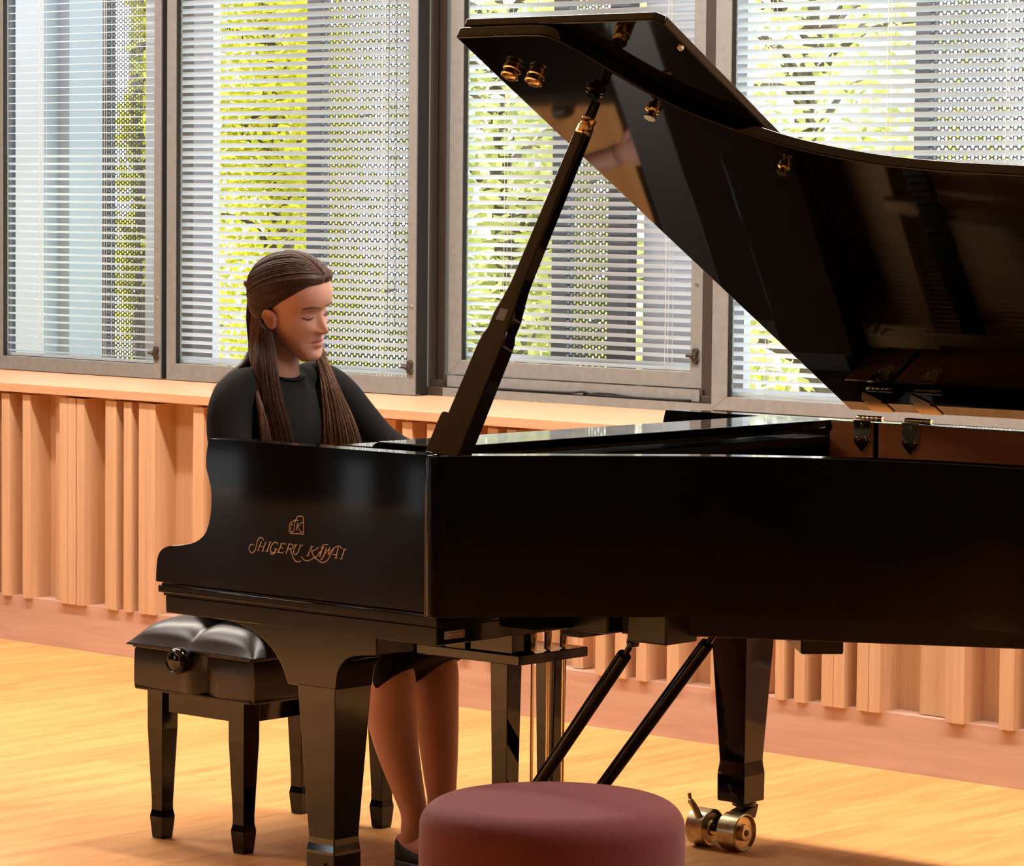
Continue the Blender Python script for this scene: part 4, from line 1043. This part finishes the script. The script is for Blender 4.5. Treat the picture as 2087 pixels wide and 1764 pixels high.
def lock(guides, n, rad, name, m, seed, jit=.004, thick=.006):
    r = random.Random(seed); b = MB(); Gs = [spline(g, 5) for g in guides]; m_ = min(len(g) for g in Gs)
    # soft body of the lock
    for i in range(len(Gs) - 1):
        R = []
        for q in range(m_ - 2):
            A_, B_ = Gs[i][q], Gs[i + 1][q]; c = (A_ + B_) / 2; u = (B_ - A_) / 2; t_ = Gs[i][min(q + 1, m_ - 1)] - Gs[i][max(q - 1, 0)]
            if u.length < .004: u = u.normalized() * .004 if u.length > 1e-6 else V((.004, 0, 0))
            w_ = u.cross(t_).normalized() * (thick * (1 - .75 * q / m_))
            R.append([c + u * .94 * math.cos(2 * math.pi * k / 12) + w_ * math.sin(2 * math.pi * k / 12) for k in range(12)])
        b.rings(R)
    for k in range(n):
        i = r.randrange(len(Gs) - 1); w_ = r.random(); cut = r.randint(0, 5)
        h = r.uniform(-1, 1); ph = r.uniform(0, 6.28); am = r.uniform(0, .0016)
        j0 = V((r.gauss(0, jit), r.gauss(0, jit), 0)) * .6
        pts = []
        for q in range(m_ - cut):
            u = q / (m_ - 1); A_, B_ = Gs[i][q], Gs[i + 1][q]; t_ = Gs[i][min(q + 1, m_ - 1)] - Gs[i][max(q - 1, 0)]
            nn = (B_ - A_).cross(t_); nn = nn.normalized() if nn.length > 1e-9 else V((0, 1, 0))
            e = math.sqrt(max(0, 1 - (2 * w_ - 1) ** 2)) * (1 if h > 0 else -1)
            pts.append(A_.lerp(B_, w_) + nn * (thick * (1 - .75 * u) * e + .0004 * h) + j0 * u + V((am * math.sin(ph + u * 6), am * math.cos(ph + u * 5), 0)))
        b.tube(pts, [rad * (1 if q < len(pts) - 6 else max(.15, (len(pts) - 1 - q) / 6)) for q in range(len(pts))], 4)
    return b.build(name, M[m], hair, smooth=180)
RA = [(.094, .712, 1.186), (.09, .70, 1.136), (.121, .665, 1.088), (.158, .635, 1.029), (.187, .625, .976), (.216, .62, .917), (.227, .62, .857)]
RB = [(.121, .705, 1.168), (.142, .70, 1.126), sh((.197, .655, 1.074), .03), sh((.236, .63, 1.022), .055), sh((.267, .62, .969), .07), sh((.288, .615, .915), .08), sh((.294, .615, .861), .08)]
RC = [(.034, .74, 1.245), (.021, .745, 1.177), (.028, .735, 1.127), (.081, .69, 1.08), sh((.147, .64, 1.017), .0), sh((.167, .63, .952), .01), sh((.175, .63, .886), .01)]
RA = [sh(p, d) for p, d in zip(RA, (0, 0, .005, .02, .035, .045, .045))]
lock([RC, RA], 420, .0008, 'side_lock', 'hair_light', 1)
lock([RA, RB], 420, .0008, 'side_lock', 'hair', 2, .004, .012)
LA = [(.109, .86, 1.115), (.127, .855, 1.082), (.153, .84, 1.033), (.166, .835, .977), (.175, .83, .922), (.178, .83, .865)]
LB = [(.123, .87, 1.127), (.144, .87, 1.088), (.179, .87, 1.033), (.209, .875, .978), (.237, .875, .923), (.257, .875, .868)]
L0 = [HW((-.035, .070, -.01))]
L0b = [HW((-.02, .072, -.02))]
lock([L0 + LA, L0b + LB], 460, .0008, 'side_lock', 'hair_light', 3, .005, .009)
def bk(y, x0): return [HW((-.108, (y - .775) * .5, .03)), HW((-.105, (y - .775) * .7, -.05)), V((x0 + .045, y, 1.10)), V((-.022, y + (y - .775) * .1, 1.02)), V((-.043, y, .94)), V((-.050, y, .86))]
lock([bk(.735, -.02), bk(.765, -.03), bk(.81, -.03), bk(.85, -.01)], 460, .0009, 'back_lock', 'hair', 4, .005, .008)
BK = [(.014, .76, 1.233), (.016, .755, 1.15), (.022, .74, 1.108), (.034, .70, 1.078), (.036, .655, 1.056), (.034, .612, 1.028)]
lock([BK, [V(p) + V((.012, -.012, .004)) for p in BK]], 240, .0007, 'back_lock', 'hair', 5, .006, .006)
b = MB(); q = [HW((-.1085 + 5.5 * y * y, y, .034)) for y in (-.05, -.025, 0, .025, .05)]
b.tube(spline(q, 4), [.007] + [.0115] * 15 + [.007], 10, flat=1.0); b.build('hair_clip', M['clip'], Pe)
# ------------------------------------------------------------------ light and camera
w = bpy.data.worlds.new('sky'); SC.world = w; w.use_nodes = True
bg = w.node_tree.nodes['Background']; bg.inputs['Color'].default_value = (.86, .93, 1, 1); bg.inputs['Strength'].default_value = 5.5
def area(name, loc, sx, sy, e, col, rot=(0, 0, 0), spread=180):
    l = bpy.data.lights.new(name, 'AREA'); l.shape = 'RECTANGLE'; l.size = sx; l.size_y = sy; l.energy = e; l.color = col; l.spread = math.radians(spread)
    o = bpy.data.objects.new(name, l); COL.objects.link(o); o.location = loc; o.rotation_euler = rot; return o
def V3(d): return Vector(d).to_track_quat('-Z', 'Y').to_euler()
sn = bpy.data.lights.new('sun', 'SUN'); sn.energy = 15; sn.angle = .01; sn.color = (1, .95, .82)
so = bpy.data.objects.new('sun', sn); COL.objects.link(so); so.rotation_euler = V3((.80, .17, -.58)); so.location = (0, 0, 8)
area('ceiling_and_fill_strip', (.2, 1.55, 3.26), 9.5, .16, 440, (1, .905, .79))
area('ceiling_and_fill_strip', (-1.2, -2.1, 3.26), 3.4, .3, 120, (1, .95, .88), spread=80)  # added unseen strip, brightens the front floor that the legs mirror
area('ceiling_panel_light', (-2.3, -.32, 3.26), 1.7, .6, 55, (1, .97, .93))
cam = bpy.data.cameras.new('camera'); co = bpy.data.objects.new('camera', cam); COL.objects.link(co)
yaw, pit, rol, FPX = .7209, .0674, .0094, 7144.35
sy, cy_ = math.sin(yaw), math.cos(yaw); sp, cp = math.sin(pit), math.cos(pit)
f_ = Vector((-sy * cp, cy_ * cp, -sp)); r_ = Vector((cy_, sy, 0)); u_ = r_.cross(f_)
r2 = r_ * math.cos(rol) + u_ * math.sin(rol); u2 = u_ * math.cos(rol) - r_ * math.sin(rol)
co.matrix_world = Matrix(((r2.x, u2.x, -f_.x, 5.788), (r2.y, u2.y, -f_.y, -4.9086), (r2.z, u2.z, -f_.z, 1.4757), (0, 0, 0, 1)))
cam.sensor_width = 36; cam.sensor_fit = 'HORIZONTAL'; cam.lens = FPX / 2087 * 36; cam.clip_start = .1; cam.clip_end = 200
SC.camera = co
SC.view_settings.view_transform = 'Standard'; SC.view_settings.look = 'None'; SC.view_settings.gamma = 1; SC.view_settings.use_curve_mapping = False
SC.view_settings.exposure = 0
SC.cycles.max_bounces = 10; SC.cycles.diffuse_bounces = 5; SC.cycles.glossy_bounces = 4; SC.cycles.transparent_max_bounces = 24; SC.cycles.transmission_bounces = 4
SC.cycles.sample_clamp_indirect = 6; SC.cycles.use_denoising = True
